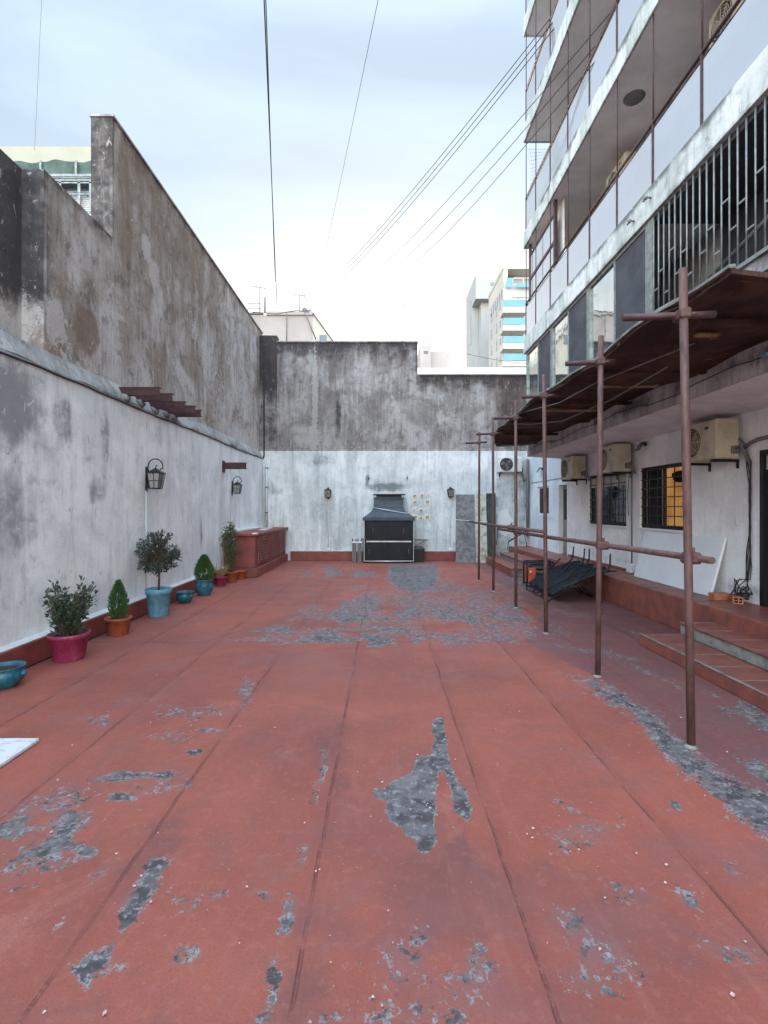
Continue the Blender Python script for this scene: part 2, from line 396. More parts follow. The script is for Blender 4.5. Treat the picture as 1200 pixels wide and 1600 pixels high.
# glass
def glass(name, tint, gl, rough=.03, gcol=(.92, .94, .97)):
    m = bpy.data.materials.new(name); m.use_nodes = True; tr = m.node_tree; tr.nodes.clear()
    o = tr.nodes.new('ShaderNodeOutputMaterial'); a = tr.nodes.new('ShaderNodeBsdfDiffuse'); b = tr.nodes.new('ShaderNodeBsdfGlossy')
    g = tr.nodes.new('ShaderNodeNewGeometry'); nn = tr.nodes.new('ShaderNodeTexNoise'); nn.inputs['Scale'].default_value = 1.6; nn.inputs['Detail'].default_value = 3
    tr.links.new(g.outputs['Position'], nn.inputs[0])
    bp = tr.nodes.new('ShaderNodeBump'); bp.inputs['Strength'].default_value = .12; bp.inputs['Distance'].default_value = .02
    tr.links.new(nn.outputs[0], bp.inputs['Height']); tr.links.new(bp.outputs[0], b.inputs['Normal'])
    n2 = tr.nodes.new('ShaderNodeTexNoise'); n2.inputs['Scale'].default_value = 4; n2.inputs['Detail'].default_value = 6; tr.links.new(g.outputs['Position'], n2.inputs[0])
    mr_ = tr.nodes.new('ShaderNodeMapRange'); mr_.inputs[1].default_value = .3; mr_.inputs[2].default_value = .7; mr_.inputs[3].default_value = gl*.9; mr_.inputs[4].default_value = gl*1.06
    tr.links.new(n2.outputs[0], mr_.inputs[0])
    mxs = tr.nodes.new('ShaderNodeMixShader'); a.inputs[0].default_value = (*tint, 1); b.inputs[0].default_value = (*gcol, 1); b.inputs[1].default_value = rough
    tr.links.new(mr_.outputs[0], mxs.inputs[0]); tr.links.new(a.outputs[0], mxs.inputs[1]); tr.links.new(b.outputs[0], mxs.inputs[2]); tr.links.new(mxs.outputs[0], o.inputs[0])
    return m
M['milk'] = glass('frosted_balustrade_glass', (.38, .385, .40), .40, .07)
M['winglass'] = glass('window_glass', (.06, .07, .07), .72, .015, (.86, .88, .86))
M['darkglass'] = glass('dim_window_glass', (.010, .011, .012), .10, .02)
M['lampglass'] = glass('lamp_glass', (.20, .20, .18), .25, .1)

# warm lit room seen through a window
t = NT('lit_room'); n = t.noise(t.P, 2.6, 4, .6)
t.set(t.p.inputs['Base Color'], (.5, .3, .12, 1)); t.set(t.p.inputs['Emission Color'], t.mix(t.ramp(n, .35, .65), (1, .58, .20), (.6, .30, .10)))
t.set(t.p.inputs['Emission Strength'], .12); M['litroom'] = t.out(None, .8)
t = NT('lit_globe'); t.set(t.p.inputs['Base Color'], (.7, .6, .4, 1)); t.set(t.p.inputs['Emission Color'], (1, .8, .5, 1)); t.set(t.p.inputs['Emission Strength'], .6); M['litglobe'] = t.out(None, .5)

# ---------------------------------------------------------------- FLOOR
t = NT('red_floor_paint'); a = t.attr(); P = t.P
g = t.n('ShaderNodeSeparateXYZ'); t.set(g.inputs[0], P); X_, Y_ = g.outputs[0], g.outputs[1]
big = t.noise(P, .55, 5, .6, .4); mid = t.noise(P, 2.4, 6, .65, .4); fine = t.noise(P, 95, 4, .7); gr = t.noise(P, 22, 6, .7)
c = t.mix(t.ramp(big, .35, .66), (.310, .084, .055), (.215, .060, .043))
c = t.mix(t.math('MULTIPLY', t.ramp(mid, .48, .66), .50), c, (.21, .082, .070))
c = t.mix(t.math('MULTIPLY', t.ramp(t.noise(t.mapping(P, (1, 1, 1), (7, 3, 0)), 1.3, 7, .7, .8), .55, .74), .5), c, (.40, .15, .12))
oldn = t.math('ADD', a[1], t.math('MULTIPLY', t.math('SUBTRACT', mid, .5), .3))
c = t.mix(t.ramp(oldn, .4, .6), c, t.mix(t.ramp(mid, .35, .65), (.185, .066, .060), (.145, .070, .070)))
c = t.mix(t.math('MULTIPLY', t.ramp(t.math('ADD', a[2], t.math('MULTIPLY', t.math('SUBTRACT', mid, .5), .9)), .25, .9), .75), c, (.095, .050, .050))
c = t.mix(t.math('MULTIPLY', t.ramp(fine, .46, .60), .38), c, (.15, .055, .048))
c = t.mix(t.math('MULTIPLY', t.ramp(gr, .52, .64), .22), c, (.36, .15, .12))
sc = t.noise(t.mapping(P, (5, .5, 1), (1, 2, 0)), 2.2, 7, .7, .6)
c = t.mix(t.math('MULTIPLY', t.ramp(sc, .55, .68), .14), c, (.34, .15, .12))
c = t.mix(t.math('MULTIPLY', t.ramp(t.noise(t.mapping(P, (1, 1, 1), (2, 9, 0)), .8, 6, .7, .5), .50, .64), .42), c, (.20, .085, .082))
# grooves along Y every .865 m, wobbling a little
wob = t.math('MULTIPLY', t.math('SUBTRACT', t.noise(t.mapping(P, (.01, 1, 1)), 1.6, 4, .6), .5), .035)
gx = t.math('ADD', t.math('ADD', X_, wob), 11.1125)          # grooves at -0.30 + n*.865
fr = t.math('ABSOLUTE', t.math('SUBTRACT', t.math('FRACT', t.math('DIVIDE', gx, .865)), .5))   # 0 at groove
fr = t.math('MULTIPLY', fr, .865)
gmask = t.ramp(fr, .003, .011, 1, 0)
gsoft = t.ramp(fr, .0, .075, 1, 0)
gbrk = t.ramp(t.noise(P, 2.2, 6, .75), .40, .60, .12, 1)
# cross joints
def line(coord, pos, wd, amp=.03):
    wv = t.math('MULTIPLY', t.math('SUBTRACT', t.noise(t.mapping(P, (1, .01, 1)), 1.9, 4, .6), .5), amp)
    return t.ramp(t.math('ABSOLUTE', t.math('SUBTRACT', t.math('ADD', coord, wv), pos)), wd*.3, wd, 1, 0)
cj = line(Y_, 6.32, .03)
for yy in (7.35, 8.75, 10.6, 12.6): cj = t.math('MAXIMUM', cj, t.math('MULTIPLY', line(Y_, yy, .028), .6))
left = t.ramp(X_, -3.0, -2.7, 1, 0)
cj = t.math('MAXIMUM', cj, t.math('MULTIPLY', line(Y_, 4.97, .015), left))
grv = t.math('MAXIMUM', t.math('MULTIPLY', gmask, gbrk), t.math('MULTIPLY', cj, gbrk))
grv = t.math('MULTIPLY', grv, t.ramp(X_, 2.0, 2.4, 1, .15))
c = t.mix(t.math('MULTIPLY', gsoft, .20), c, (.17, .060, .052))
c = t.mix(t.math('MULTIPLY', grv, .50), c, (.10, .040, .038))
# peeled paint: attribute R + noise threshold
pn = t.noise(t.mapping(P, (1, .75, 1)), 7.5, 9, .74, .9); pn2 = t.noise(P, 28, 6, .7, .6)
val = t.math('ADD', a[0], t.math('ADD', t.math('MULTIPLY', t.math('SUBTRACT', pn, .5), 2.3), t.math('MULTIPLY', t.math('SUBTRACT', pn2, .5), 2.1)))
peel = t.ramp(val, .580, .63)
rim = t.math('MULTIPLY', t.ramp(t.noise(P, 13, 5, .7), .44, .58), t.ramp(val, .540, .562))
rim = t.math('MULTIPLY', rim, t.ramp(val, .64, .78, 1, 0))
halo = t.ramp(t.math('ADD', a[0], t.math('MULTIPLY', t.math('SUBTRACT', mid, .5), .8)), .22, .70)
c = t.mix(t.math('MULTIPLY', halo, .42), c, (.175, .115, .112))
under = t.mix(t.ramp(t.noise(P, 9, 7, .7, .5), .40, .60), (.040, .040, .041), (.125, .122, .122))
under = t.mix(t.math('MULTIPLY', t.ramp(t.noise(P, 2.6, 5, .7, .5), .52, .62), .28), under, (.22, .21, .205))
under = t.mix(t.math('MULTIPLY', t.ramp(gr, .54, .62), .6), under, (.33, .32, .33))
c = t.mix(t.math('MULTIPLY', peel, .93), c, under)
c = t.mix(t.math('MULTIPLY', rim, .70), c, (.40, .36, .36))
# fine scattered chips
ch = t.ramp(t.noise(t.mapping(P, (1, .8, 1)), 16, 7, .78, 1.2), .655, .67)
ch = t.math('MULTIPLY', ch, t.ramp(t.noise(P, 1.0, 4, .6), .46, .58))
c = t.mix(t.math('MULTIPLY', ch, .8), c, (.42, .34, .34))
hgt = t.math('ADD', t.math('MULTIPLY', fine, .12), t.math('ADD', t.math('MULTIPLY', mid, .5), t.math('MULTIPLY', peel, -.22)))
hgt = t.math('SUBTRACT', hgt, t.math('MULTIPLY', grv, .6)); hgt = t.math('ADD', hgt, t.math('MULTIPLY', gsoft, .35))
t.bump(hgt, .7, .022)
M['floor'] = t.out(c, t.ramp(mid, .3, .7, .55, .8), 0, .30)

mb = MB()
xs = np.concatenate([np.linspace(-3.66, 2.5, 190), np.linspace(2.56, 4.0, 25)])
ys = np.concatenate([np.linspace(-6, .9, 10), np.geomspace(1.0, 16.25, 330)])
mb.grid(xs, ys, lambda a_, b_: (a_, b_, 0.0))
floor = mb.build('red_floor', M['floor'], kind='structure')
co = np.array(mb.v); FX, FY = co[:, 0], co[:, 1]; FYc = np.maximum(FY, .5)
U = 598+800*FX/FYc; V = 794+1320/FYc
peelA = np.full(len(co), 0.0); old_dark = np.zeros(len(co)); grime_dark = np.zeros(len(co))
def ell(cx, cy, rx, ry, s_, ang=0):
    ca, sa = math.cos(R(ang)), math.sin(R(ang)); dx, dy = U-cx, V-cy
    d = np.sqrt(((dx*ca+dy*sa)/rx)**2+((-dx*sa+dy*ca)/ry)**2); th = np.arctan2((-dx*sa+dy*ca)/ry, (dx*ca+dy*sa)/rx); p1 = (cx*1.37+cy*.73) % 6.28
    d = d*(1+.22*np.sin(2*th+p1)+.20*np.sin(3*th+p1*2.3)+.16*np.sin(5*th+p1*3.1)+.10*np.sin(9*th+p1*4.7))
    return s_*np.clip(1.7-d, 0, 1)
def polysd(poly):
    pts = np.array(poly, float); n = len(pts); d = np.full(len(U), 1e9); ins = np.zeros(len(U), bool)
    for i in range(n):
        a_, b_ = pts[i], pts[(i+1) % n]; e = b_-a_; wx, wy = U-a_[0], V-a_[1]
        h = np.clip((wx*e[0]+wy*e[1])/(e@e), 0, 1); d = np.minimum(d, np.hypot(wx-h*e[0], wy-h*e[1]))
        c1 = (a_[1] > V) != (b_[1] > V)
        with np.errstate(divide='ignore', invalid='ignore'): xi = (b_[0]-a_[0])*(V-a_[1])/(b_[1]-a_[1]+1e-12)+a_[0]
        ins ^= c1 & (U < xi)
    return np.where(ins, -d, d)
def ply(poly, s_, soft): return s_*np.clip(.5-polysd(poly)/soft*.5, 0, 1)
q7 = lambda L_: [(x/2, 1000+y/2) for x, y in L_]
q8 = lambda L_: [(600+x/2, 1000+y/2) for x, y in L_]
PE = []
PE.append(ply(q8([(0,470),(30,440),(70,425),(100,400),(105,365),(160,362),(150,335),(165,310),(150,280),(160,245),(180,245),(190,300),(200,370),(225,440),(255,470),(270,540),(268,575),(220,530),(215,470),(190,410),(168,400),(160,470),(155,640),(130,670),(110,655),(105,630),(70,605),(50,575),(20,570),(5,500),(-30,490),(-30,470)]), 1.5, 5))
PE.append(ply(q7([(470,680),(535,685),(495,750),(440,860),(385,912),(365,860),(430,750)]), 1.15, 9))
PE.append(ply(q7([(218,1030),(280,980),(360,950),(330,1015),(262,1088)]), 1.1, 9))
PE.append(ply(q7([(385,635),(370,690),(330,740),(270,788),(285,725),(340,690)]), .62, 8))
PE.append(ply(q7([(215,850),(200,890),(140,950),(95,992),(120,940)]), .5, 8))
PE.append(ply(q7([(1005,340),(1030,345),(1022,410),(1000,475),(975,545),(968,520),(990,440)]), .72, 6))
PE.append(ply(q7([(938,640),(965,640),(955,700),(935,740),(925,700)]), .72, 6))
PE.append(ply(q7([(905,790),(925,800),(915,880),(895,930),(855,925),(880,870)]), .85, 7))
PE.append(ply(q7([(840,980),(868,990),(880,1060),(862,1140),(835,1200),(790,1200),(838,1110),(828,1040)]), .85, 8))
PE.append(ply(q8([(585,112),(660,118),(725,150),(795,200),(860,232),(905,290),(962,330),(1050,400),(1150,462),(1260,490),(1260,680),(1100,560),(1000,462),(900,392),(830,305),(780,240),(705,205),(640,150)]), .88, 14))
PE.append(ply(q8([(1105,372),(1180,375),(1260,440),(1260,490),(1150,420)]), .9, 10))
for e in [(15,1298,34,11,.92,-15),(80,1322,42,12,1.0,-18),(132,1330,18,9,1.0,0),(48,1352,50,18,.62,-20),(108,1282,30,14,.70,-25),
          (205,1213,44,7,.88,-4),(190,1246,24,5,.9,0),(90,1252,60,14,.52,-10),(20,1380,28,14,.5,0),(300,1113,48,12,.46,0),(268,1150,30,9,.55,0),
          (330,1141,13,4,.9,0),(304,1175,12,4,.9,0),(385,1080,10,18,.62,25),(290,1412,28,11,.52,0),(335,1402,22,10,.50,0),(288,1495,26,14,.55,-35),(170,1510,30,18,.45,-30),
          (416,1400,16,8,.52,0),(660,1465,20,10,.55,0),(746,1510,26,24,.66,0),(640,1520,70,30,.42,0),(700,1570,80,28,.46,0),(620,1590,70,22,.47,0),
          (890,1262,22,5,.62,30),(900,1305,50,22,.46,0),(890,1440,24,18,.60,20),(936,1485,34,30,.50,20),(1058,1261,13,5,.78,20),(985,1395,30,14,.42,20),(1070,1400,30,12,.50,30),
          (1140,1350,20,10,.4,30),(940,1530,60,30,.42,0),(1140,1490,50,16,.38,20),(150,1125,30,6,.45,0),(240,1235,40,16,.44,0),
          (560,955,46,17,.66,0),(545,965,26,7,.85,0),(640,958,20,9,.72,0),(610,968,34,5,.62,0),(710,962,34,11,.74,8),(752,948,40,16,.56,8),(796,960,34,14,.64,8),
          (672,945,60,16,.54,0),(510,998,50,6,.86,0),(592,1000,26,7,.92,0),(520,984,36,4,.62,0),(615,983,46,5,.72,0),(650,995,14,8,.62,0),(700,996,46,9,.58,0),(770,992,50,12,.55,0),
          (430,984,28,4,.70,0),(420,998,20,6,.66,0),(448,992,14,10,.52,0),(380,1000,20,4,.46,0),(815,985,28,12,.5,0),(490,958,30,9,.50,0),
          (520,894,16,6,.66,0),(566,897,14,6,.64,0),(480,899,14,4,.5,0),(556,919,10,3,.56,0),(700,920,40,10,.50,0),(740,930,40,10,.45,0),(792,925,40,10,.45,0),
          (940,1020,50,5,.50,8),(1050,1065,60,6,.42,20),(900,960,40,5,.45,12),(1010,1000,20,5,.5,30),(1170,1110,26,12,.72,25),(1190,1130,20,8,.8,25),(870,985,26,8,.46,8),
          (985,935,40,3,.6,30),(820,920,14,5,.5,0)]:
    PE.append(ell(*e))
# dark bare strip in front of the grill
PE.append(ply([(606,881),(684,881),(688,900),(680,922),(655,931),(622,924),(604,905)], .92, 8))
PE.append(ply([(795,903),(842,903),(842,914),(798,913)], .8, 6))
for p_ in PE: peelA = np.maximum(peelA, p_)
peelA = np.where(FY < 1.2, .25, peelA)
bx = np.interp(FY, [1.0, 2.05, 2.6, 3.5, 5.0, 6.3, 8, 16], [1.7, 1.93, 1.97, 1.99, 2.1, 1.76, 2.5, 2.7])
old_dark = np.clip(.5+(FX-bx)/.12*.5, 0, 1)
old_dark = np.maximum(old_dark, .34*np.clip((FY-6.0)/.3, 0, 1))
for e in [(700,1400,120,60,.55,0),(860,1420,130,80,.5,0),(1020,1480,120,80,.4,20),(640,1560,90,40,.45,0),(520,1180,30,50,.55,10),(480,1500,60,80,.5,0),
          (235,1350,40,60,.5,25),(60,1330,90,40,.5,0),(460,1560,50,60,.45,0),(880,1220,60,30,.3,0),(720,1330,20,30,.6,20),(600,975,240,26,.35,0),(480,1290,60,50,.3,0),(1000,985,140,18,.5,20),(880,940,60,14,.6,10)]:
    grime_dark = np.maximum(grime_dark, ell(*e))
grime_dark = np.maximum(grime_dark, .38*np.clip((2.6-FY)/1.0, 0, 1))  # foreground shading painted in: floor colour darkens towards the viewer
old_dark = np.maximum(old_dark, .30*np.clip((2.3-FY)/.5, 0, 1))  # purple-brown tint belongs to the same painted foreground shading
# darker along the kerbs, back wall and steps
grime_dark = np.maximum(grime_dark, np.clip(1-(FX+3.66)/.35, 0, 1)*.55); grime_dark = np.maximum(grime_dark, np.clip(1-(16.2-FY)/.4, 0, 1)*.5)
grime_dark = np.maximum(grime_dark, np.clip(1-(4.0-FX)/.3, 0, 1)*.6)
set_mask(floor, np.stack([peelA, old_dark, grime_dark], 1))

g_ = MB(); g_.box(-900, 900, -900, 1500, -.6, -.02); g_.build('ground', M['ground'], kind='structure')

# ---------------------------------------------------------------- LEFT WALL
XL = -3.80; YB = 16.2
lw = thing('boundary_wall', 'tall weathered left boundary wall, white below and dark grey render above', 'wall', (XL-.2, 6, 0))
m_ = MB(); wallgrid(m_, 'x', XL, XL-.35, -5, YB+.4, 0, 3.20, .09)
lo = m_.build('painted_base', M['white_plaster'], lw)
apply_mask(lo, 'x', [(5.2,2.75,.55,.5,0,.75),(5.9,2.0,.35,.9,0,.35),(4.9,1.6,.9,.6,0,.45),(6.1,2.65,.25,.35,0,.6),(4.7,1.0,.5,.9,0,.3),(5.7,.9,.7,.5,0,.28),(7.0,2.6,.15,.5,0,.5),
    (6.8,1.88,.26,.16,0,.72),(6.6,2.3,.16,.10,0,.5),(8.7,2.9,.2,.3,2,.6),(8.05,1.2,.12,.8,0,.30),(12.75,1.4,.1,.7,0,.35),(10.7,1.1,.1,.4,0,.7),(10.3,2.4,.2,.4,0,.25),(11,2.4,.5,.3,2,.3),(4.4,2.2,.4,.9,2,.7),(15,2.2,.4,.8,2,.3)])
# sloping ledge and upper walls
m_ = MB(); n_ = 110
prof = [(XL+.012, 3.203), (XL+.012, 3.235), (XL-.10, 3.47)]
YY = np.linspace(-5, YB+.02, n_)
for k in range(2):
    (xa, za), (xb, zb) = prof[k], prof[k+1]
    m_.add([(xa, y, za+.012*math.sin(y*5)) for y in YY]+[(xb, y, zb) for y in YY], [(i, i+1, n_+i+1, n_+i) for i in range(n_-1)])
m_.add([(XL+.012, y, 3.203+.012*math.sin(y*5)) for y in YY]+[(XL-.3, y, 3.203) for y in YY], [(i, n_+i, n_+i+1, i+1) for i in range(n_-1)])
led = m_.build('ledge', M['ledge'], lw)
apply_mask(led, 'x', [(random.uniform(3, 16), random.uniform(3.2, 3.45), random.uniform(.1, .5), .08, random.choice((0, 0, 2)), random.uniform(.4, .8)) for _ in range(34)]+[(6.9,3.35,.35,.12,2,.9),(5.3,3.4,.5,.1,2,.5),(9.5,3.3,.6,.06,0,.5)])
m_ = MB()
wallgrid(m_, 'x', XL-.101, XL-.41, 7.40, YB+.4, 3.204, 7.30, .09)
wallgrid(m_, 'x', XL-.104, XL-.41, 5.90, 7.40, 3.204, 5.56, .09)
wallgrid(m_, 'x', XL-.36, XL-.66, -5, 5.90, 3.204, 5.56, .09)
wallgrid(m_, 'y', 7.396, 7.5, XL-.415, XL-.1025, 5.555, 7.297, .09)
wallgrid(m_, 'y', 5.896, 5.95, XL-.37, XL-.1035, 3.205, 5.558, .09)
m_.box(XL-.36, XL-.1, -5, 5.896, 3.204, 3.42)
up = m_.build('upper_render', M['grey_render'], lw)
def upx(a_, z_):
    o_ = np.zeros((len(a_), 3))
    o_[:, 2] = .62*np.clip((z_-4.3)/2.2, 0, 1)*np.clip((15-a_)/4, .25, 1)       # brown film grows on the exposed upper part
    o_[:, 0] = 1.0*np.clip((6.15-a_)/.35, 0, 1)*np.clip((z_-3.72)/.5, 0, 1)
    o_[:, 0] = np.maximum(o_[:, 0], .55*np.clip(1-(7.30-z_)/.25, 0, 1)*(a_ > 7.3)); o_[:, 0] = np.maximum(o_[:, 0], .6*np.clip(1-(5.56-z_)/.3, 0, 1)*(a_ < 7.4))
    o_[:, 1] = .42*np.clip((4.2-z_)/.7, 0, 1)+.36*np.clip((a_-12)/4, 0, 1)*np.clip((6.6-z_)/2, 0, 1)
    return o_
apply_mask(up, 'x', [(8.45,5.95,.16,.22,1,.95),(8.75,5.65,.22,.24,1,.95),(9.0,5.3,.08,.25,1,.9),(10.6,5.3,.2,.3,1,.6),(6.75,4.0,.25,.28,2,1.5),(6.1,3.85,.25,.3,1,.8),(5.5,3.7,.4,.2,1,.7),
    (5.2,4.5,.5,.6,0,1.1),(6.3,4.9,.03,.6,1,.7),(7.05,6.3,.1,.2,1,.7),(7.6,4.5,.3,.06,1,.75),(9.7,4.2,.3,.5,1,.45),(12,4.5,1.2,.7,1,.42),(14.5,4.6,1.5,.9,1,.5)], upx)
m_ = MB(); m_.box(XL-.43, XL-.08, 7.38, YB+.4, 7.302, 7.335)
m_.box(XL-.47, XL-.40, 9.1, 12.6, 7.336, 7.43); m_.box(XL-.47, XL-.40, 12.9, 15, 7.336, 7.40)
m_.build('coping', M['grey_render'], lw)
m_ = MB(); pts = [(XL+.018, y, 3.195+.012*math.sin(y*1.3)+.006*math.sin(y*7)) for y in np.linspace(-4, 15.9, 80)]
m_.tube(pts, .011, 6); m_.build('wall_cable', M['cable'], lw)
# kerb of the yard
m_ = MB(); m_.box(XL+.003, -3.67, -5, 12.1, .001, .25); m_.box(-2.9, -.62, 16.08, YB-.002, .001, .29); m_.box(1.0, 3.1, 16.08, YB-.002, .001, .29)
m_.box(-.62, 1.0, 16.085, YB-.002, .001, .285)
k_ = m_.build('kerb', M['red_kerb'], kind='structure', bevel=.012)
m_ = MB(); m_.hull8([(XL+.002, -5, .252), (-3.70, -5, .252), (-3.74, -5, .262), (XL+.002, -5, .272)], [(XL+.002, 12.1, .252), (-3.70, 12.1, .252), (-3.74, 12.1, .262), (XL+.002, 12.1, .272)])
m_.box(-2.9, 3.05, 16.13, YB-.002, .292, .315)
m_.build('kerb_flashing', M['conduit'], kind='structure')

# ---------------------------------------------------------------- BACK WALL
bw = thing('boundary_wall', 'back boundary wall, pale green white below and stained dark grey above, stepped top', 'wall', (0, YB+.2, 0))
m_ = MB(); wallgrid(m_, 'y', YB, YB+.35, -4.0, 4.64, 0, 3.46, .09)
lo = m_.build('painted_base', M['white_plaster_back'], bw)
def bx_(a_, z_):
    o_ = np.zeros((len(a_), 3)); o_[:, 0] = .45*np.clip((a_-3.35)/.3, 0, 1)*np.clip((3-z_)/.6, 0, 1); o_[:, 0] = np.maximum(o_[:, 0], .18*np.clip((-1.5-a_)/2, 0, 1))
    return o_
apply_mask(lo, 'y', [(.15,2.32,.7,.16,0,.85),(-.4,2.55,.5,.12,0,.35),(.6,2.45,.5,.12,0,.3),(-1.9,3.2,.4,.25,0,.5),(-3.3,2.2,.3,.2,0,.45),(-2.0,1.6,.5,.5,2,.5),(0,2.95,.6,.3,2,.35),(-.5,2.55,.03,.18,0,.9),(.78,2.6,.03,.18,0,.7),
    (3.85,1.2,.22,.4,1,1.3),(3.6,1.9,.2,.3,0,.55),(2.4,.55,.5,.15,0,.25),(-1,1.2,1.2,.25,2,.35)], bx_)
m_ = MB()
wallgrid(m_, 'y', YB+.035, YB+.35, -3.35, 1.10, 3.462, 6.90, .09); wallgrid(m_, 'y', YB+.038, YB+.35, 1.10, 5.6, 3.462, 5.86, .09)
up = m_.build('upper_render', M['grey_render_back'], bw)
def bu(a_, z_):
    top = np.where(a_ < 1.1, 6.9, 5.86); o_ = np.zeros((len(a_), 3))
    o_[:, 0] = .78*np.clip(1-(top-z_)/.9, 0, 1); o_[:, 2] = .5*np.clip(1-(top-z_)/2.2, 0, 1)+.6*np.clip((a_-3.2)/.8, 0, 1)
    o_[:, 1] = .42*np.clip((4.7-z_)/1.4, 0, 1)
    return o_
apply_mask(up, 'y', [(-2.15,5.2,.10,1.5,1,.92),(-2.2,3.9,.18,.5,1,.85),(-1.4,4.6,.05,1.0,0,1.4),(-2.65,5.5,.03,.6,0,.9),(-3.1,5.3,.06,1,1,.6),(-.8,5,.06,1.2,1,.55),(.3,4.9,.06,1.2,1,.5),(2.0,4.5,.5,.6,1,.4),(4.0,4.9,.4,.9,0,.45),(.9,6,.2,.8,0,.4)], bu)
m_ = MB(); wallgrid(m_, 'y', YB+.01, YB+.35, -4.15, -3.352, 3.464, 7.12, .09)
pl = m_.build('pilaster', M['grey_render_back'], bw); apply_mask(pl, 'y', [(-3.6,6.6,.5,1.6,0,1.1),(-3.6,4.5,.5,1.5,0,.5)])
m_ = MB(); m_.box(-3.36, 1.12, YB+.0, YB+.38, 6.902, 6.94); m_.box(1.13, 5.6, YB+.0, YB+.38, 5.862, 5.89); m_.build('coping', M['grey_render_back'], bw)
# black and white drainpipe in the corner
dp = thing('corner_pipe', 'thin black pipe turning into white conduit in the corner of left and back walls', 'pipe', (-3.70, YB-.08, 1.05))
m_ = MB(); m_.tube([(-3.74, YB-.07, 7.0), (-3.74, YB-.07, 3.3), (-3.765, YB-.09, 3.22)], .022, 8); m_.build('black_pipe', M['cable'], dp)
m_ = MB(); m_.tube([(-3.66, YB-.06, 3.05), (-3.66, YB-.06, 1.07)], .035, 10); m_.tube([(-3.74, YB-.05, 3.15), (-3.74, YB-.05, 1.07)], .022, 8)
m_.build('white_pipe', M['conduit'], dp)
for z in (1.5, 2.3, 2.9): m_ = MB(); m_.box(-3.70, -3.62, YB-.10, YB-.005, z, z+.025); m_.build('pipe_clip', M['cable'], dp)

# steel beam stubs on the left wall
def beam(Y, z1, X1, label, grp):
    o = thing('beam_stub', label, 'beam', (XL, Y, z1-.12), 0, grp); m = MB(); h = .125
    m.box(XL-.1, X1, Y-.035, Y+.035, z1-.014, z1); m.box(XL-.1, X1, Y-.035, Y+.035, z1-h, z1-h+.014); m.box(XL-.1, X1-.004, Y-.028, Y-.018, z1-h+.014, z1-.014)
    m.build('steel_channel', M['beam_red'], o)
    m = MB(); m.blob((XL-.03, Y+.02, z1-.15), .10, 10, (1, 1.1, .7)); m.build('mortar_lump', M['conc'], o); return o
G = 'dark red steel beam stubs sticking out of the left wall ledge'
for i, (Y, tp, nm) in enumerate([(7.55,251,'leftmost'),(8.02,270.5,'second from the left'),(8.50,290.5,'middle one'),(8.95,306,'fourth from the left'),(9.28,315,'rightmost')]):
    k = 800/Y; beam(Y, [3.43,3.445,3.42,3.44,3.43][i], (tp-598)/k, 'dark red steel stub above the ledge, %s in the row of five' % nm, G)
o = thing('beam_stub', 'single dark red steel stub with wall plate above the farther left wall lantern', 'beam', (XL, 12.2, 2.58), 0, G)
m_ = MB(); m_.box(XL+.02, -3.24, 12.16, 12.24, 2.58, 2.595); m_.box(XL+.02, -3.24, 12.16, 12.24, 2.72, 2.735); m_.box(XL+.02, -3.243, 12.17, 12.18, 2.596, 2.719); m_.build('steel_channel', M['beam_red'], o)
m_ = MB(); m_.box(XL+.001, XL+.02, 12.12, 12.28, 2.5, 2.78); m_.build('wall_plate', M['beam_red'], o)

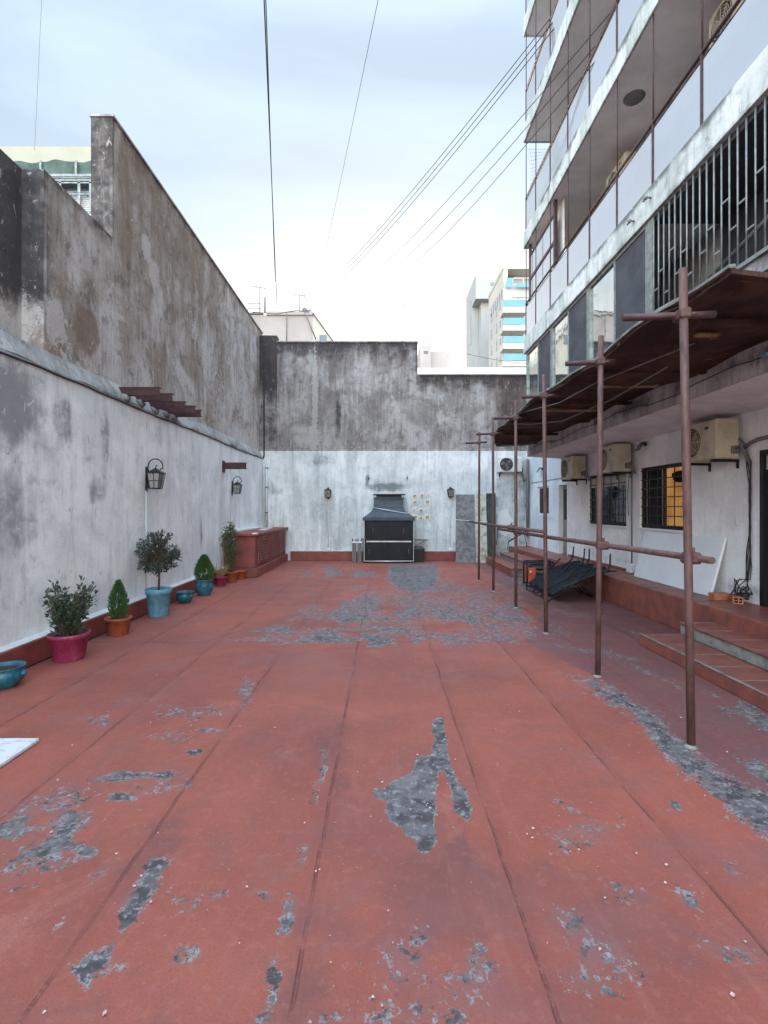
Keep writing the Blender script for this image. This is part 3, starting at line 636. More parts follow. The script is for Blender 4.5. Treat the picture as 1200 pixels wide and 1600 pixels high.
# ---------------------------------------------------------------- wall lanterns
def lantern(loc, rz, label, s=1.0, curl=True):
    o = thing('wall_lantern', label, 'lantern', loc, rz, 'black wall lanterns'); z0 = 0
    m = MB(); m.box(-.022*s, .022*s, -.016, -.001, 0, .36*s); m.box(-.035*s, .035*s, -.03, -.016, .05*s, .10*s); m.box(-.035*s, .035*s, -.03, -.016, .28*s, .33*s)
    m.build('back_plate', M['black_metal'], o, local=True)
    cy = -.135*s; m = MB()
    pts = [(0, -.03, .10*s), (0, -.03, .36*s)] + [(0, cy+.105*s*math.cos(R(a_)), (.37+.105*math.sin(R(a_)))*s) for a_ in range(0, 181, 20)] if curl else [(0, -.02, .30*s), (0, -.09*s, .37*s), (0, cy, .34*s), (0, cy, .30*s)]
    if curl: pts += [(0, cy-.105*s, .34*s), (0, cy-.06*s, .32*s)]
    m.tube(pts, .009*s, 6)
    if curl: m.tube([(0, cy, .31*s), (0, cy, .35*s), (0, cy-.02*s, .39*s)], .008*s, 6)
    m.build('arm', M['black_metal'], o, local=True)
    m = MB(); T = .10*s; B = .068*s; zt, zb = .27*s, .05*s
    tp = [(-T, cy-T, zt), (T, cy-T, zt), (T, cy+T*.8, zt), (-T, cy+T*.8, zt)]; bt = [(-B, cy-B, zb), (B, cy-B, zb), (B, cy+B*.8, zb), (-B, cy+B*.8, zb)]
    for i in range(4):
        j = (i+1) % 4
        m.tube([bt[i], tp[i]], .006*s, 4); m.tube([tp[i], tp[j]], .008*s, 4); m.tube([bt[i], bt[j]], .007*s, 4)
        mid1 = (Vector(tp[i])+Vector(bt[i]))/2; mid2 = (Vector(tp[j])+Vector(bt[j]))/2; m.tube([mid1, mid2], .004*s, 4)
        a1 = (Vector(tp[i])+Vector(tp[j]))/2; b1 = (Vector(bt[i])+Vector(bt[j]))/2; m.tube([a1, b1], .004*s, 4)
    f = m.build('lantern_frame', M['black_metal'], o, local=True)
    m = MB(); e = .9
    m.hull8([(x*e, cy+(y-cy)*e, z+.005) for x, y, z in bt], [(x*e, cy+(y-cy)*e, z-.005) for x, y, z in tp]); m.build('lantern_glass', M['lampglass'], f, local=True)
    m = MB(); m.hull8([(x*1.12, cy+(y-cy)*1.12, z) for x, y, z in tp], [(x*.3, cy+(y-cy)*.3, z+.055*s) for x, y, z in tp]); m.lathe([(0,.0),(.03*s,0),(.03*s,.02*s),(0,.03*s)], (0, cy, .315*s), 10)
    m.build('lantern_cap', M['black_metal'], o, local=True)
    return o
lantern((XL, 8.22, 1.91), R(90), 'larger black curled-arm lantern on the left wall, above the blue-potted tree', 1.12)
lantern((XL, 12.9, 1.97), R(90), 'farther black curled-arm lantern on the left wall, above the tall shrub')
lantern((-1.72, YB, 1.94), 0, 'black lantern on the back wall, left of the grill', 1.0, False)
lantern((2.13, YB, 1.96), 0, 'black lantern on the back wall, between grill tiles and leaning marble panels', 1.0, False)
m_ = MB(); m_.tube([(XL+.012, 8.2, 1.93), (XL+.012, 8.2, .30)], .009, 6); m_.build('lamp_conduit', M['conduit'], label='thin white conduit below the larger left wall lantern', cat='conduit', group='lamp conduits')
m_ = MB(); m_.tube([(XL+.012, 12.87, 1.97), (XL+.012, 12.87, .30)], .009, 6); m_.build('lamp_conduit', M['conduit'], label='thin white conduit below the farther left wall lantern', cat='conduit', group='lamp conduits')
for x, s_ in ((-1.72, 'left'), (2.13, 'right')):
    o = thing('lamp_conduit', 'thin white conduit with small outlet box below the back wall lantern on the %s' % s_, 'conduit', (x, YB-.02, .3), 0, 'lamp conduits')
    m_ = MB(); m_.tube([(x, YB-.012, 1.93), (x, YB-.012, .38)], .010, 6); m_.build('conduit_tube', M['conduit'], o)
    m_ = MB(); m_.bbox(x-.05, x+.05, YB-.06, YB-.003, .32, .40, .01); m_.build('outlet_box', M['white_paint'], o)

# ---------------------------------------------------------------- louvred masonry cabinet
cb = thing('masonry_cabinet', 'red painted masonry cabinet with louvred vents in the left back corner', 'cabinet', (-3.4, 14.2, 0))
m_ = MB(); m_.box(XL+.004, -3.05, 12.22, 16.078, .22, .98); m_.box(XL+.004, -2.98, 12.14, 16.079, .002, .219); m_.build('body', M['red_kerb'], cb, bevel=.015)
m_ = MB(); m_.box(XL+.004, -2.98, 12.14, 16.18, .981, 1.05); m_.build('top_slab', M['red_kerb'], cb, bevel=.012)
m_ = MB(); m_.box(XL+.005, XL+.10, 12.13, 16.17, 1.051, 1.085); m_.bbox(-3.1, -2.975, 12.12, 12.24, 1.03, 1.062, .01); m_.box(-3.6, -3.3, 15.1, 15.4, 1.052, 1.066); m_.box(-3.4, -3.2, 14.0, 14.4, 1.052, 1.062)
m_.build('mortar_edge', M['white_paint'], cb)
for i in range(3):
    y0 = 12.55+i*1.15; m_ = MB()
    m_.box(-3.049, -3.02, y0-.05, y0, .30, .95); m_.box(-3.049, -3.02, y0+.85, y0+.90, .30, .95); m_.box(-3.048, -3.021, y0, y0+.85, .90, .95); m_.box(-3.048, -3.021, y0, y0+.85, .30, .34)
    v = m_.build('vent', M['red_kerb'], cb)
    m_ = MB()
    for j in range(8):
        z = .36+j*.068; m_.hull8([(-3.045, y0, z+.03), (-3.045, y0+.85, z+.03), (-3.045, y0+.85, z+.042), (-3.045, y0, z+.042)], [(-3.005, y0, z), (-3.005, y0+.85, z), (-3.005, y0+.85, z+.010), (-3.005, y0, z+.010)])
    m_.build('louvre', M['red_kerb'], v)

# ---------------------------------------------------------------- POTS AND PLANTS
def pot(kind, mat, r, h, label, loc, seg=32, cat='pot', name='flower_pot', parent=None):
    m = MB()
    if kind == 'cone': pr = [(0, 0), (r*.72, 0), (r*.74, .01), (r*.93, h*.84), (r*1.0, h*.85), (r*1.02, h*.99), (r*1.0, h), (r*.92, h), (r*.90, h*.88), (0, h*.88)]
    elif kind == 'tall': pr = [(0, 0), (r*.76, 0), (r*.78, .01), (r*.93, h*.80), (r*1.0, h*.81), (r*1.03, h*.99), (r*1.0, h), (r*.93, h), (r*.9, h*.9), (0, h*.9)]
    elif kind == 'bowl': pr = [(0, 0), (r*.52, 0), (r*.58, h*.06), (r*.86, h*.3), (r*.98, h*.55), (r*.95, h*.75), (r*.88, h*.84), (r*.98, h*.95), (r*1.0, h), (r*.92, h*.99), (r*.84, h*.86), (r*.8, h*.6), (0, h*.55)]
    else: pr = [(0, 0), (r*.66, 0), (r*.7, h*.05), (r*.95, h*.3), (r*1.0, h*.5), (r*.93, h*.72), (r*.80, h*.84), (r*.92, h*.93), (r*.95, h), (r*.86, h), (r*.76, h*.88), (0, h*.86)]
    m.lathe(pr, (0, 0, 0), seg)
    o = thing(name, label, cat, loc, 0, 'potted plants along the left wall') if parent is None else parent
    m.build('pot', mat, o, local=True)
    m = MB(); zz = h*(.80 if kind == 'bowl' else .885); m.lathe([(0, zz+.012), (r*.6, zz+.008), (r*(.78 if kind != 'belly' else .7), zz+.003)], (0, 0, 0), 20); m.build('soil', M['soil'], o, local=True)
    return o
def lug(o, r, z, ang):
    m = MB(); a_ = R(ang); m.blob((r*math.cos(a_), r*math.sin(a_), z), .035, 8, (1, 1, .8), .05); m.build('lug_handle', M['teal'], o, local=True)
o = pot('bowl', M['teal'], .17, .19, 'empty turquoise glazed bowl cut by the left edge of the photo', (-3.50, 4.74, 0)); lug(o, .165, .12, 5); lug(o, .165, .12, 185)
o = pot('bowl', M['teal'], .15, .19, 'small empty turquoise bowl between the topiary tree and the dense green cone', (-3.46, 8.95, 0), name='flower_pot'); lug(o, .145, .12, -20)

def twigs(m, lf, base, d, length, r, depth, lL, lW, spread=.6, nleaf=8, up=.15):
    p = Vector(base); d = Vector(d).normalized(); pts = [p.copy()]; n = 4
    for i in range(n):
        d = (d+Vector((random.uniform(-1, 1), random.uniform(-1, 1), random.uniform(-.5, 1)))*.16+Vector((0, 0, up*.3))).normalized(); p = p+d*length/n; pts.append(p.copy())
    m.tube(pts, [r*(1-.15*i) for i in range(n+1)], 4, caps=False)
    if depth > 0:
        for i in range(1, n+1):
            for _ in range(2 if i < n else 1):
                q = (d+Vector((random.uniform(-1, 1), random.uniform(-1, 1), random.uniform(-.4, .8)))*spread*1.4).normalized(); twigs(m, lf, pts[i], q, length*.55, r*.6, depth-1, lL, lW, spread, nleaf, up)
    else:
        for i in range(nleaf):
            q = pts[1+int(random.random()*n)]+Vector([random.uniform(-.012, .012) for _ in range(3)]); dd = (d*.6+Vector([random.uniform(-1, 1) for _ in range(3)])); lf.leaf(q, dd, lL*random.uniform(.7, 1.3), lW*random.uniform(.7, 1.3))

# magenta pot with leafy bush
o = pot('cone', M['magenta'], .205, .29, 'leafy dark bush in a big magenta plastic pot by the left wall', (-3.43, 5.60, 0), cat='plant', name='potted_bush')
m = MB(); lf = MB()
for i in range(17):
    a_ = random.uniform(0, 6.28); s_ = random.uniform(.05, .75); twigs(m, lf, (random.uniform(-.06, .06), random.uniform(-.06, .06), .25), (s_*math.cos(a_), s_*math.sin(a_), 1), random.uniform(.26, .44), .007, 1, .055, .026, .5, 13)
for i in range(420):
    a_ = random.uniform(0, 6.28); z = random.uniform(.26, .55); r_ = random.uniform(0, .15); lf.leaf((r_*math.cos(a_), r_*math.sin(a_), z), (math.cos(a_), math.sin(a_), .7), .055, .026)
m.build('stem', M['bark'], o, local=True); lf.build('foliage', M['leaf_dark'], o, local=True)
def conifer(o, z0, h, r, n, mat=M['conifer'], pw=.8):
    lf = MB(); m = MB(); m.tube([(0, 0, z0-.04), (0, 0, z0+h*.8)], .009, 5); m.build('stem', M['bark'], o, local=True)
    for i in range(n):
        f = random.random()**.8; z = z0+f*h; rr = r*(math.sin(math.pi*min(1, (f*.86+.14)))**pw)*(1-f*.45); a_ = random.uniform(0, 6.28); q = rr*random.uniform(.55, 1.08)
        lf.leaf((q*math.cos(a_), q*math.sin(a_), z), (math.cos(a_)*.7, math.sin(a_)*.7, 1.1), .05, .012)
    lf.build('foliage', mat, o, local=True)
o = pot('cone', M['terra'], .165, .225, 'small bright green conifer in an orange pot, between magenta and blue pots', (-3.46, 6.70, 0), cat='plant', name='potted_conifer')
conifer(o, .21, .47, .125, 1900)
# topiary tree
o = pot('tall', M['skyblue'], .19, .42, 'round sparse topiary tree in a tall pale blue pot', (-3.44, 7.86, 0), cat='plant', name='potted_tree')
m = MB(); lf = MB(); m.tube([(0, 0, .36), (.01, 0, .6), (-.005, .005, .85), (0, 0, 1.1)], [.018, .015, .012, .008], 7)
for i in range(105):
    th = math.acos(random.uniform(-.85, 1)); a_ = random.uniform(0, 6.28); d = Vector((math.sin(th)*math.cos(a_), math.sin(th)*math.sin(a_), math.cos(th)))
    b = Vector((0, 0, .94+.12*random.uniform(-1, 1)-.08)); e = Vector((0, 0, .95))+d*Vector((.30, .30, .37)).length*.0+Vector((d.x*.30, d.y*.30, d.z*.37))*random.uniform(.85, 1.03)
    mid = (b+e)/2+Vector((0, 0, .03)); m.tube([b, mid, e], [.006, .005, .003], 4, caps=False)
    for f_ in (.5, .65, .8, .93, 1.0):
        q = b.lerp(e, f_)
        for _ in range(7): lf.leaf(q+Vector([random.uniform(-.025, .025) for _ in range(3)]), d+Vector([random.uniform(-.9, .9) for _ in range(3)]), .045, .018)
m.build('trunk', M['bark'], o, local=True); lf.build('crown', M['leaf_grey'], o, local=True)
o = pot('belly', M['teal'], .16, .30, 'dense bright green cone shrub in a round turquoise glazed pot', (-3.39, 9.72, 0), cat='plant', name='potted_conifer'); lug(o, .155, .17, -70); lug(o, .155, .17, -20)
conifer(o, .27, .47, .19, 3200, pw=.6)
o = pot('cone', M['magenta'], .135, .20, 'dry brownish tuft in a small magenta pot', (-3.44, 10.85, 0), cat='plant', name='potted_grass')
lf = MB()
for i in range(150):
    a_ = random.uniform(0, 6.28); lf.leaf((.05*math.cos(a_), .05*math.sin(a_), .17), (math.cos(a_)*random.uniform(.1, .8), math.sin(a_)*random.uniform(.1, .8), 1.3), random.uniform(.15, .36), .014)
lf.build('foliage', M['dry'], o, local=True)
o = pot('cone', M['terra'], .15, .24, 'tall narrow reddish green shrub in an orange pot beside the red cabinet', (-3.37, 11.4, 0), cat='plant', name='potted_shrub')
m = MB(); lf = MB()
for i in range(18):
    a_ = random.uniform(0, 6.28); s_ = random.uniform(0, .20); h_ = random.uniform(.8, 1.22); p0 = Vector((random.uniform(-.04, .04), random.uniform(-.04, .04), .2)); p1 = p0+Vector((s_*math.cos(a_), s_*math.sin(a_), h_*.9))
    m.tube([p0, (p0+p1)/2+Vector((.01, .01, 0)), p1], [.007, .005, .003], 4, caps=False)
    for _ in range(110):
        q = p0.lerp(p1, random.uniform(.12, 1)); lf.leaf(q+Vector([random.uniform(-.075, .075) for _ in range(3)]), Vector([random.uniform(-1, 1), random.uniform(-1, 1), random.uniform(0, 1.6)]), .055, .024)
m.build('stem', M['bark'], o, local=True); lf.build('foliage', M['leaf_olive'], o, local=True)
pot('cone', M['terra'], .12, .20, 'smaller orange pot behind the tall narrow shrub, touching the red cabinet', (-3.30, 11.92, 0))

# marble slab on the floor
m_ = MB(); m_.bbox(-3.35, -2.42, 2.2, 3.61, .004, .03, .004); m_.build('marble_slab', M['whitemarble'], label='white veined marble slab lying on the floor at the left edge', cat='slab')

# ---------------------------------------------------------------- GRILL
gx0, gx1, gy = -.56, .93, 15.36
gr_ = thing('barbecue', 'large black barbecue cabinet with blue grey hood against the back wall', 'barbecue', (.18, 15.7, 0))
m_ = MB(); m_.box(gx0, gx1, gy+.02, 16.07, .05, 1.27); m_.build('cabinet', M['grill_dark'], gr_, bevel=.008)
m_ = MB(); m_.tube([(gx0-.01, gy, .055), (gx1+.01, gy, .055)], .025, 8); m_.box(gx0+.07, gx1-.08, gy-.005, gy+.018, .63, .67)
m_.box(gx0-.004, gx0+.012, gy-.003, gy+.02, .08, 1.26); m_.box(gx1-.012, gx1+.004, gy-.003, gy+.02, .08, 1.26); m_.build('trim', M['chrome'], gr_)
for z0, z1 in ((.10, .60), (.70, 1.25)):
    for xa, xb in ((gx0+.04, .183), (.189, gx1-.04)):
        m_ = MB(); m_.box(xa, xb, gy+.001, gy+.019, z0, z1); d_ = m_.build('door', M['grill_dark'], gr_, bevel=.004)
        hx = xa+.11+.12*(z0 > .5) if xa < 0 else xb-.11-.15*(z0 > .5)
        m_ = MB(); m_.tube([(hx, gy-.015, (z0+z1)/2-.08), (hx, gy-.015, (z0+z1)/2+.08)], .006, 6); m_.build('handle', M['greywood'], d_)
m_ = MB()
m_.box(gx0-.04, gx1+.04, gy-.04, 16.07, 1.275, 1.375)
m_.hull8([(gx0-.02, gy-.02, 1.376), (gx1+.02, gy-.02, 1.376), (gx1+.02, 16.07, 1.376), (gx0-.02, 16.07, 1.376)], [(-.34, gy+.13, 1.55), (.69, gy+.13, 1.55), (.69, 16.07, 1.55), (-.34, 16.07, 1.55)])
m_.hull8([(-.34, gy+.131, 1.551), (.69, gy+.131, 1.551), (.69, 16.07, 1.551), (-.34, 16.07, 1.551)], [(-.28, gy+.18, 1.66), (.64, gy+.18, 1.66), (.64, 16.07, 1.66), (-.28, 16.07, 1.66)])
m_.hull8([(-.28, gy+.181, 1.661), (.64, gy+.181, 1.661), (.64, 16.07, 1.661), (-.28, 16.07, 1.661)], [(-.26, gy+.20, 1.93), (.62, gy+.20, 1.93), (.62, 16.07, 1.93), (-.26, 16.07, 1.93)])
m_.box(-.28, .65, gy+.17, 16.07, 1.931, 1.975); m_.build('hood', M['grill_blue'], gr_, bevel=.006)
m_ = MB(); m_.box(-.29, .68, gy+.22, 16.08, 2.05, 2.085); m_.box(-.15, -.12, gy+.3, gy+.33, 1.976, 2.05); m_.box(.50, .53, gy+.3, gy+.33, 1.976, 2.05); m_.box(-.2, .58, gy+.4, 16.0, 1.976, 2.05); m_.build('chimney_cap', M['black_metal'], gr_)
m_ = MB(); m_.tube([(-.30, gy+.17, 1.67), (.1, gy+.12, 1.60), (.5, gy+.09, 1.53), (.72, gy+.06, 1.50), (.85, gy+.25, 1.52)], .009, 6); m_.build('white_cord', M['white_paint'], gr_)
m_ = MB(); m_.box(gx1+.005, 1.38, 15.65, 16.05, .655, .685); m_.tube([(gx1+.01, 15.7, .45), (1.3, 15.7, .65)], .012, 6); m_.build('side_shelf', M['greywood'], gr_)
bn = thing('bin', 'black plastic bin under the side shelf of the barbecue', 'bin', (1.12, 15.75, 0))
m_ = MB(); m_.hull8([(.98, 15.62, 0), (1.24, 15.62, 0), (1.24, 15.86, 0), (.98, 15.86, 0)], [(.95, 15.58, .40), (1.28, 15.58, .40), (1.28, 15.9, .40), (.95, 15.9, .40)]); m_.build('body', M['black_plastic'], bn, bevel=.01)
m_ = MB(); m_.hull8([(.94, 15.57, .401), (1.29, 15.57, .401), (1.29, 15.91, .401), (.94, 15.91, .401)], [(1.02, 15.65, .48), (1.21, 15.65, .48), (1.21, 15.83, .48), (1.02, 15.83, .48)]); m_.build('lid', M['black_plastic'], bn)
for i, (x, lb) in enumerate([(-.86, 'left'), (-.70, 'right')]):
    b_ = thing('slat_bundle', 'upright bundle of grey slats with white strap beside the barbecue, the %s one' % lb, 'bundle', (x, 15.5, 0), 0, 'grey slat bundles')
    m_ = MB()
    for j in range(3): m_.bbox(x-.062+j*.043, x-.024+j*.043, 15.45, 15.53, 0.002, .60+.01*(j % 2), .004)
    m_.build('slat', M['greywood'], b_)
    m_ = MB(); m_.box(x-.068, x+.068, 15.44, 15.54, .60, .645); m_.build('strap', M['white_paint'], b_)
    m_ = MB()
    for j in (-1, 1): m_.hull8([(x+j*.05-.02, 15.46, .646), (x+j*.05+.02, 15.46, .646), (x+j*.05+.02, 15.52, .646), (x+j*.05-.02, 15.52, .646)], [(x+j*.055-.008, 15.46, .74), (x+j*.055+.008, 15.46, .74), (x+j*.055+.008, 15.52, .74), (x+j*.055-.008, 15.52, .74)])
    m_.build('black_fitting', M['black_plastic'], b_)
m_ = MB(); m_.hull8([(-.61, 15.56, .002), (-.585, 15.56, .002), (-.585, 15.62, .002), (-.61, 15.62, .002)], [(-.61, 15.56, .74), (-.58, 15.56, .74), (-.58, 15.62, .74), (-.61, 15.62, .74)]); m_.build('post', M['black_plastic'], label='single dark post leaning between slat bundles and barbecue', cat='post')
# decorative tiles
TL = [(885,265,48,'top left, large'),(968,257,35,'top row, middle'),(1040,250,28,'top right, small'),(885,337,50,'second row, left'),(1033,335,48,'second row, right'),(877,430,28,'third row, left, small'),(960,438,48,'third row, middle, large'),(1018,420,20,'third row, right, tiniest'),(888,515,48,'bottom row, left'),(957,520,38,'bottom row, middle'),(1033,513,50,'bottom row, right')]
for (tx, ty, s_, nm) in TL:
    p = PX(530+tx/7.5, 740+ty/7.5, YB); h = s_/7.5*YB/800/2
    o = thing('wall_tile', 'gold patterned decorative tile beside the barbecue hood, %s' % nm, 'tile', (p.x, YB-.01, p.z-h), 0, 'decorative wall tiles')
    m_ = MB(); m_.box(p.x-h-.014, p.x+h+.014, YB-.010, YB-.001, p.z-h-.014, p.z+h+.014); m_.build('frame', M['white_paint'], o)
    m_ = MB(); m_.box(p.x-h, p.x+h, YB-.018, YB-.0102, p.z-h, p.z+h); m_.build('patterned_face', M['tile_gold'], o)
    m_ = MB()
    if h > .04:
        m_.box(p.x-h*.5, p.x-h*.1, YB-.021, YB-.0182, p.z-h*.5, p.z+h*.35); m_.box(p.x+h*.1, p.x+h*.6, YB-.021, YB-.0182, p.z-h*.1, p.z+h*.6); m_.build('relief', M['greywood'], o)
for x, z, nm in ((-.44, 2.58, 'left'), (.78, 2.60, 'right')):
    m_ = MB(); m_.tube([(x, YB-.0, z), (x, YB-.05, z), (x, YB-.055, z+.04)], .012, 6); m_.blob((x, YB-.03, z-.0), .022, 7)
    m_.build('wall_hook', M['black_metal'], label='small rusty hook on back wall above the barbecue, %s one' % nm, cat='hook', group='rusty wall hooks')
# ---------------------------------------------------------------- leaning panels
def slab_lean(name, x0, x1, y0, z0, xt0, xt1, y1, z1, th, mat, label, cat, top=None):
    m = MB(); m.hull8([(x0, y0, z0), (x1, y0, z0), (x1, y0+th, z0), (x0, y0+th, z0)], [(xt0, y1, z1), (xt1, y1, z1), (xt1, y1+th, z1), (xt0, y1+th, z1)])
    return m.build(name, mat, label=label, cat=cat, bevel=.008)
slab_lean('leaning_panel', 2.19, 2.80, 15.36, .003, 2.31, 2.88, 16.10, 2.08, .03, M['greymarble'], 'dark grey marbled panel leaning on the back wall, widest of three', 'panel')
slab_lean('leaning_panel', 2.79, 3.16, 15.42, .003, 2.885, 3.25, 16.09, 2.09, .03, M['creamboard'], 'stained cream board leaning between marbled and green panels', 'panel')
slab_lean('leaning_panel', 3.17, 3.42, 15.5, .003, 3.26, 3.55, 16.10, 2.12, .04, M['greenboard'], 'narrow dark green board leaning rightmost of three panels', 'panel')
m_ = MB(); m_.tube([(2.20, 15.58, 1.30), (2.6, 15.60, 1.275), (2.86, 15.56, 1.24), (3.1, 15.2, 1.25)], .008, 6); m_.build('white_rope', M['white_paint'], label='thin white rope stretched across the leaning marbled panel', cat='rope')

# ---------------------------------------------------------------- AIR CONDITIONERS
def ac_unit(loc, rz, label, mat, wd=.80, h=.52, dp=.30, gap=.06, grp='air conditioner outdoor units'):
    o = thing('air_conditioner', label, 'air conditioner', loc, rz, grp)
    m = MB(); m.bbox(-wd/2, wd/2, -dp-gap, -gap, 0, h, .018); m.build('casing', mat, o, local=True)
    fx = -wd*.17; fy = -dp-gap; m = MB()
    for r_ in (.20, .165, .13, .095, .06, .03): m.tube([(fx+r_*math.cos(a_), fy-.012, h/2+r_*math.sin(a_)) for a_ in np.linspace(0, 2*math.pi, 25)[:-1]], .0045, 4, closed=True)
    for k in range(8): a_ = k*math.pi/4; m.tube([(fx, fy-.012, h/2), (fx+.2*math.cos(a_), fy-.012, h/2+.2*math.sin(a_))], .004, 4)
    m.build('fan_grille', M['ac'] if mat is M['ac'] else M['greycable'], o, local=True)
    m = MB(); m.disc((fx, fy-.002, h/2), .205, 'y', 28); m.build('fan_recess', M['dark'], o, local=True)
    m = MB()
    for k in range(3):
        a_ = k*2.094+.4; m.add([(fx, fy-.006, h/2), (fx+.17*math.cos(a_), fy-.006, h/2+.17*math.sin(a_)), (fx+.18*math.cos(a_+.7), fy-.005, h/2+.18*math.sin(a_+.7))], [(0, 1, 2)])
    m.build('fan_blade', M['greycable'], o, local=True)
    m = MB(); m.bbox(wd/2-.20, wd/2-.005, fy-.010, fy+.001, .03, h-.03, .006); m.build('service_panel', mat, o, local=True)
    m = MB(); V_ = [(wd*.27+.045*math.cos(a_), fy-.013, h*.80+.022*math.sin(a_)) for a_ in np.linspace(0, 2*math.pi, 17)[:-1]]; m.add(V_, [tuple(range(16))]); m.build('oval_badge', M['black_plastic'], o, local=True)
    m = MB()
    for k in range(6): m.box(wd/2, wd/2+.003, -dp-gap+.07, -gap-.07, .12+k*.05, .135+k*.05)
    m.build('side_vent', mat, o, local=True)
    m = MB(); m.bbox(wd/2, wd/2+.035, -gap-.12, -gap-.02, .06, .16, .01); m.tube([(wd/2+.02, -gap-.07, .12), (wd/2+.07, -gap-.06, .16), (wd/2+.10, -gap-.02, .10), (wd/2+.09, -.03, -.05)], .016, 7); m.build('valve', M['greycable'], o, local=True)
    for sx in (-1, 1):
        m = MB(); m.box(sx*wd*.36-.02, sx*wd*.36+.02, -dp-gap, -.004, -.035, -.003); m.box(sx*wd*.36-.018, sx*wd*.36+.018, -.02, -.003, -.12, -.035)
        m.build('bracket', M['black_metal'], o, local=True)
    return o
XW = 4.65
ac_unit((XW, 6.98, 2.29), R(-90), 'nearest beige outdoor air conditioner on the right wall, above the leaning white board', M['ac'])
ac_unit((XW, 9.85, 2.33), R(-90), 'middle beige air conditioner above the barred unlit window', M['ac'])
ac_unit((XW, 11.95, 2.32), R(-90), 'farthest beige air conditioner on the right wall, near the white far door', M['ac'])
ac_unit((3.95, YB, 2.77), 0, 'white air conditioner with round fan high on the back wall', M['ac_white'], .72, .47)
m_ = MB(); m_.tube([(4.33, YB-.08, 2.80), (4.42, YB-.04, 2.72), (4.45, YB-.03, 2.5), (4.50, YB-.03, 2.55), (4.56, YB-.04, 2.62)], .02, 7); m_.build('insulated_hose', M['greycable'], label='grey hose looping from the back wall air conditioner', cat='hose')
m_ = MB(); m_.tube([(4.56, YB-.07, 3.2), (4.56, YB-.07, .75)], .04, 10); m_.build('downpipe', M['greycable'], label='grey downpipe in the right back corner', cat='pipe')

# ---------------------------------------------------------------- RAISED PLATFORM AND STEPS
XP = 3.98
m_ = MB(); m_.box(XP, XW+.25, -6, YB, .001, .45); m_.build('raised_walkway', M['red_tile'], kind='structure', bevel=.01)
st = thing('steps', 'near red tiled steps with bare concrete riser at right edge', 'steps', (3.5, 3.5, 0))
m_ = MB(); m_.box(3.10, XP-.002, 4.12, 6.20, .001, .135); m_.build('lower_step', M['red_tile'], st, bevel=.01)
m_ = MB(); m_.box(3.098, XP-.3, 4.02, 4.118, .001, .13); m_.box(3.57, XP-.002, 1.5, 6.15, .137, .27); m_.build('concrete_core', M['conc'], st, bevel=.012)
m_ = MB(); m_.box(3.55, XP-.001, 1.5, 6.16, .271, .285); m_.build('upper_tread', M['red_tile'], st, bevel=.004)
m_ = MB()
for k in range(5): y = 4.5+k*.4; m_.box(3.13, 3.56, y-.004, y+.004, .1355, .1375); m_.box(3.58, XP-.002, y-.004, y+.004, .2855, .2875)
m_.box(3.095, 3.125, 4.12, 6.2, .1356, .140); m_.build('tile_joint', M['conc'], st)
sf = thing('steps', 'far worn red steps beside the leaning panels at the back corner', 'steps', (3.5, 13.6, 0))
m_ = MB(); m_.box(3.10, 3.50, 12.32, 15.3, .001, .17); m_.box(3.50, XP-.002, 12.33, 15.3, .001, .31); m_.build('step_body', M['conc'], sf, bevel=.012)
m_ = MB(); m_.box(3.07, 3.495, 12.30, 15.3, .171, .20); m_.box(3.47, XP-.003, 12.30, 15.3, .311, .335); m_.box(3.085, 3.099, 12.34, 15.3, .003, .17); m_.build('tread', M['red_tile'], sf, bevel=.006)
# small folded iron frame on the back wall above those steps
fr_ = thing('iron_frame', 'folded black iron frame leaning beside the far steps', 'frame', (3.9, 15.9, .4))
m_ = MB(); m_.tube([(3.62, 16.0, 1.05), (4.35, 15.9, 1.06)], .014, 6); m_.tube([(3.85, 15.7, .62), (4.45, 15.6, 1.0)], .022, 6); m_.tube([(3.62, 16.0, 1.05), (3.55, 16.0, .5)], .010, 6); m_.tube([(4.35, 15.9, 1.06), (4.4, 15.6, .46)], .012, 6); m_.tube([(3.85, 15.7, .62), (3.84, 15.75, .34)], .012, 6)
m_.build('iron_bar', M['black_metal'], fr_)
m_ = MB(); m_.tube([(3.46, 16.1, 1.5), (3.45, 16.08, .9), (3.5, 16.0, .55), (3.6, 15.95, .5)], .008, 5); m_.build('loose_cable', M['greycable'], label='loose grey cable hanging down the back wall beside green board', cat='cable')

# ---------------------------------------------------------------- APARTMENT BUILDING (right)
XF = 3.65; YE = 13.0; YN = -4.0
ab = thing('apartment_building', 'apartment building on the right with glass fronted balconies over a white ground floor', 'building', (5.5, 5, 0))
WZ = 1.30, 2.37
holes = [(6.30-.95, 6.30, .452, 2.36), (7.92, 9.26, *WZ), (9.77, 11.57, *WZ)]
m_ = MB(); y = YN
def yw(m, a_, b_, z0, z1, x0=XW, x1=XW+.22): wallgrid(m, 'x', x0, x1, a_, b_, z0, z1, .15)
for (a_, b_, z0, z1) in holes:
    yw(m_, y, a_, .452, 3.0)
    if z0 > .5: yw(m_, a_, b_, .452, z0)
    yw(m_, a_, b_, z1, 3.0); y = b_
yw(m_, y, 12.80, .452, 3.0)
gw = m_.build('ground_floor_wall', M['yard_wall'], ab)
apply_mask(gw, 'x', [(7.2,2.2,.3,.4,0,.25),(9.5,2.3,.25,.4,0,.3),(6.6,.6,.6,.12,0,.5),(11.9,2.0,.2,.5,0,.3),(10.3,.6,1,.1,0,.4),(7.3,2.75,.6,.2,0,.3)])
m_ = MB(); y = 12.80
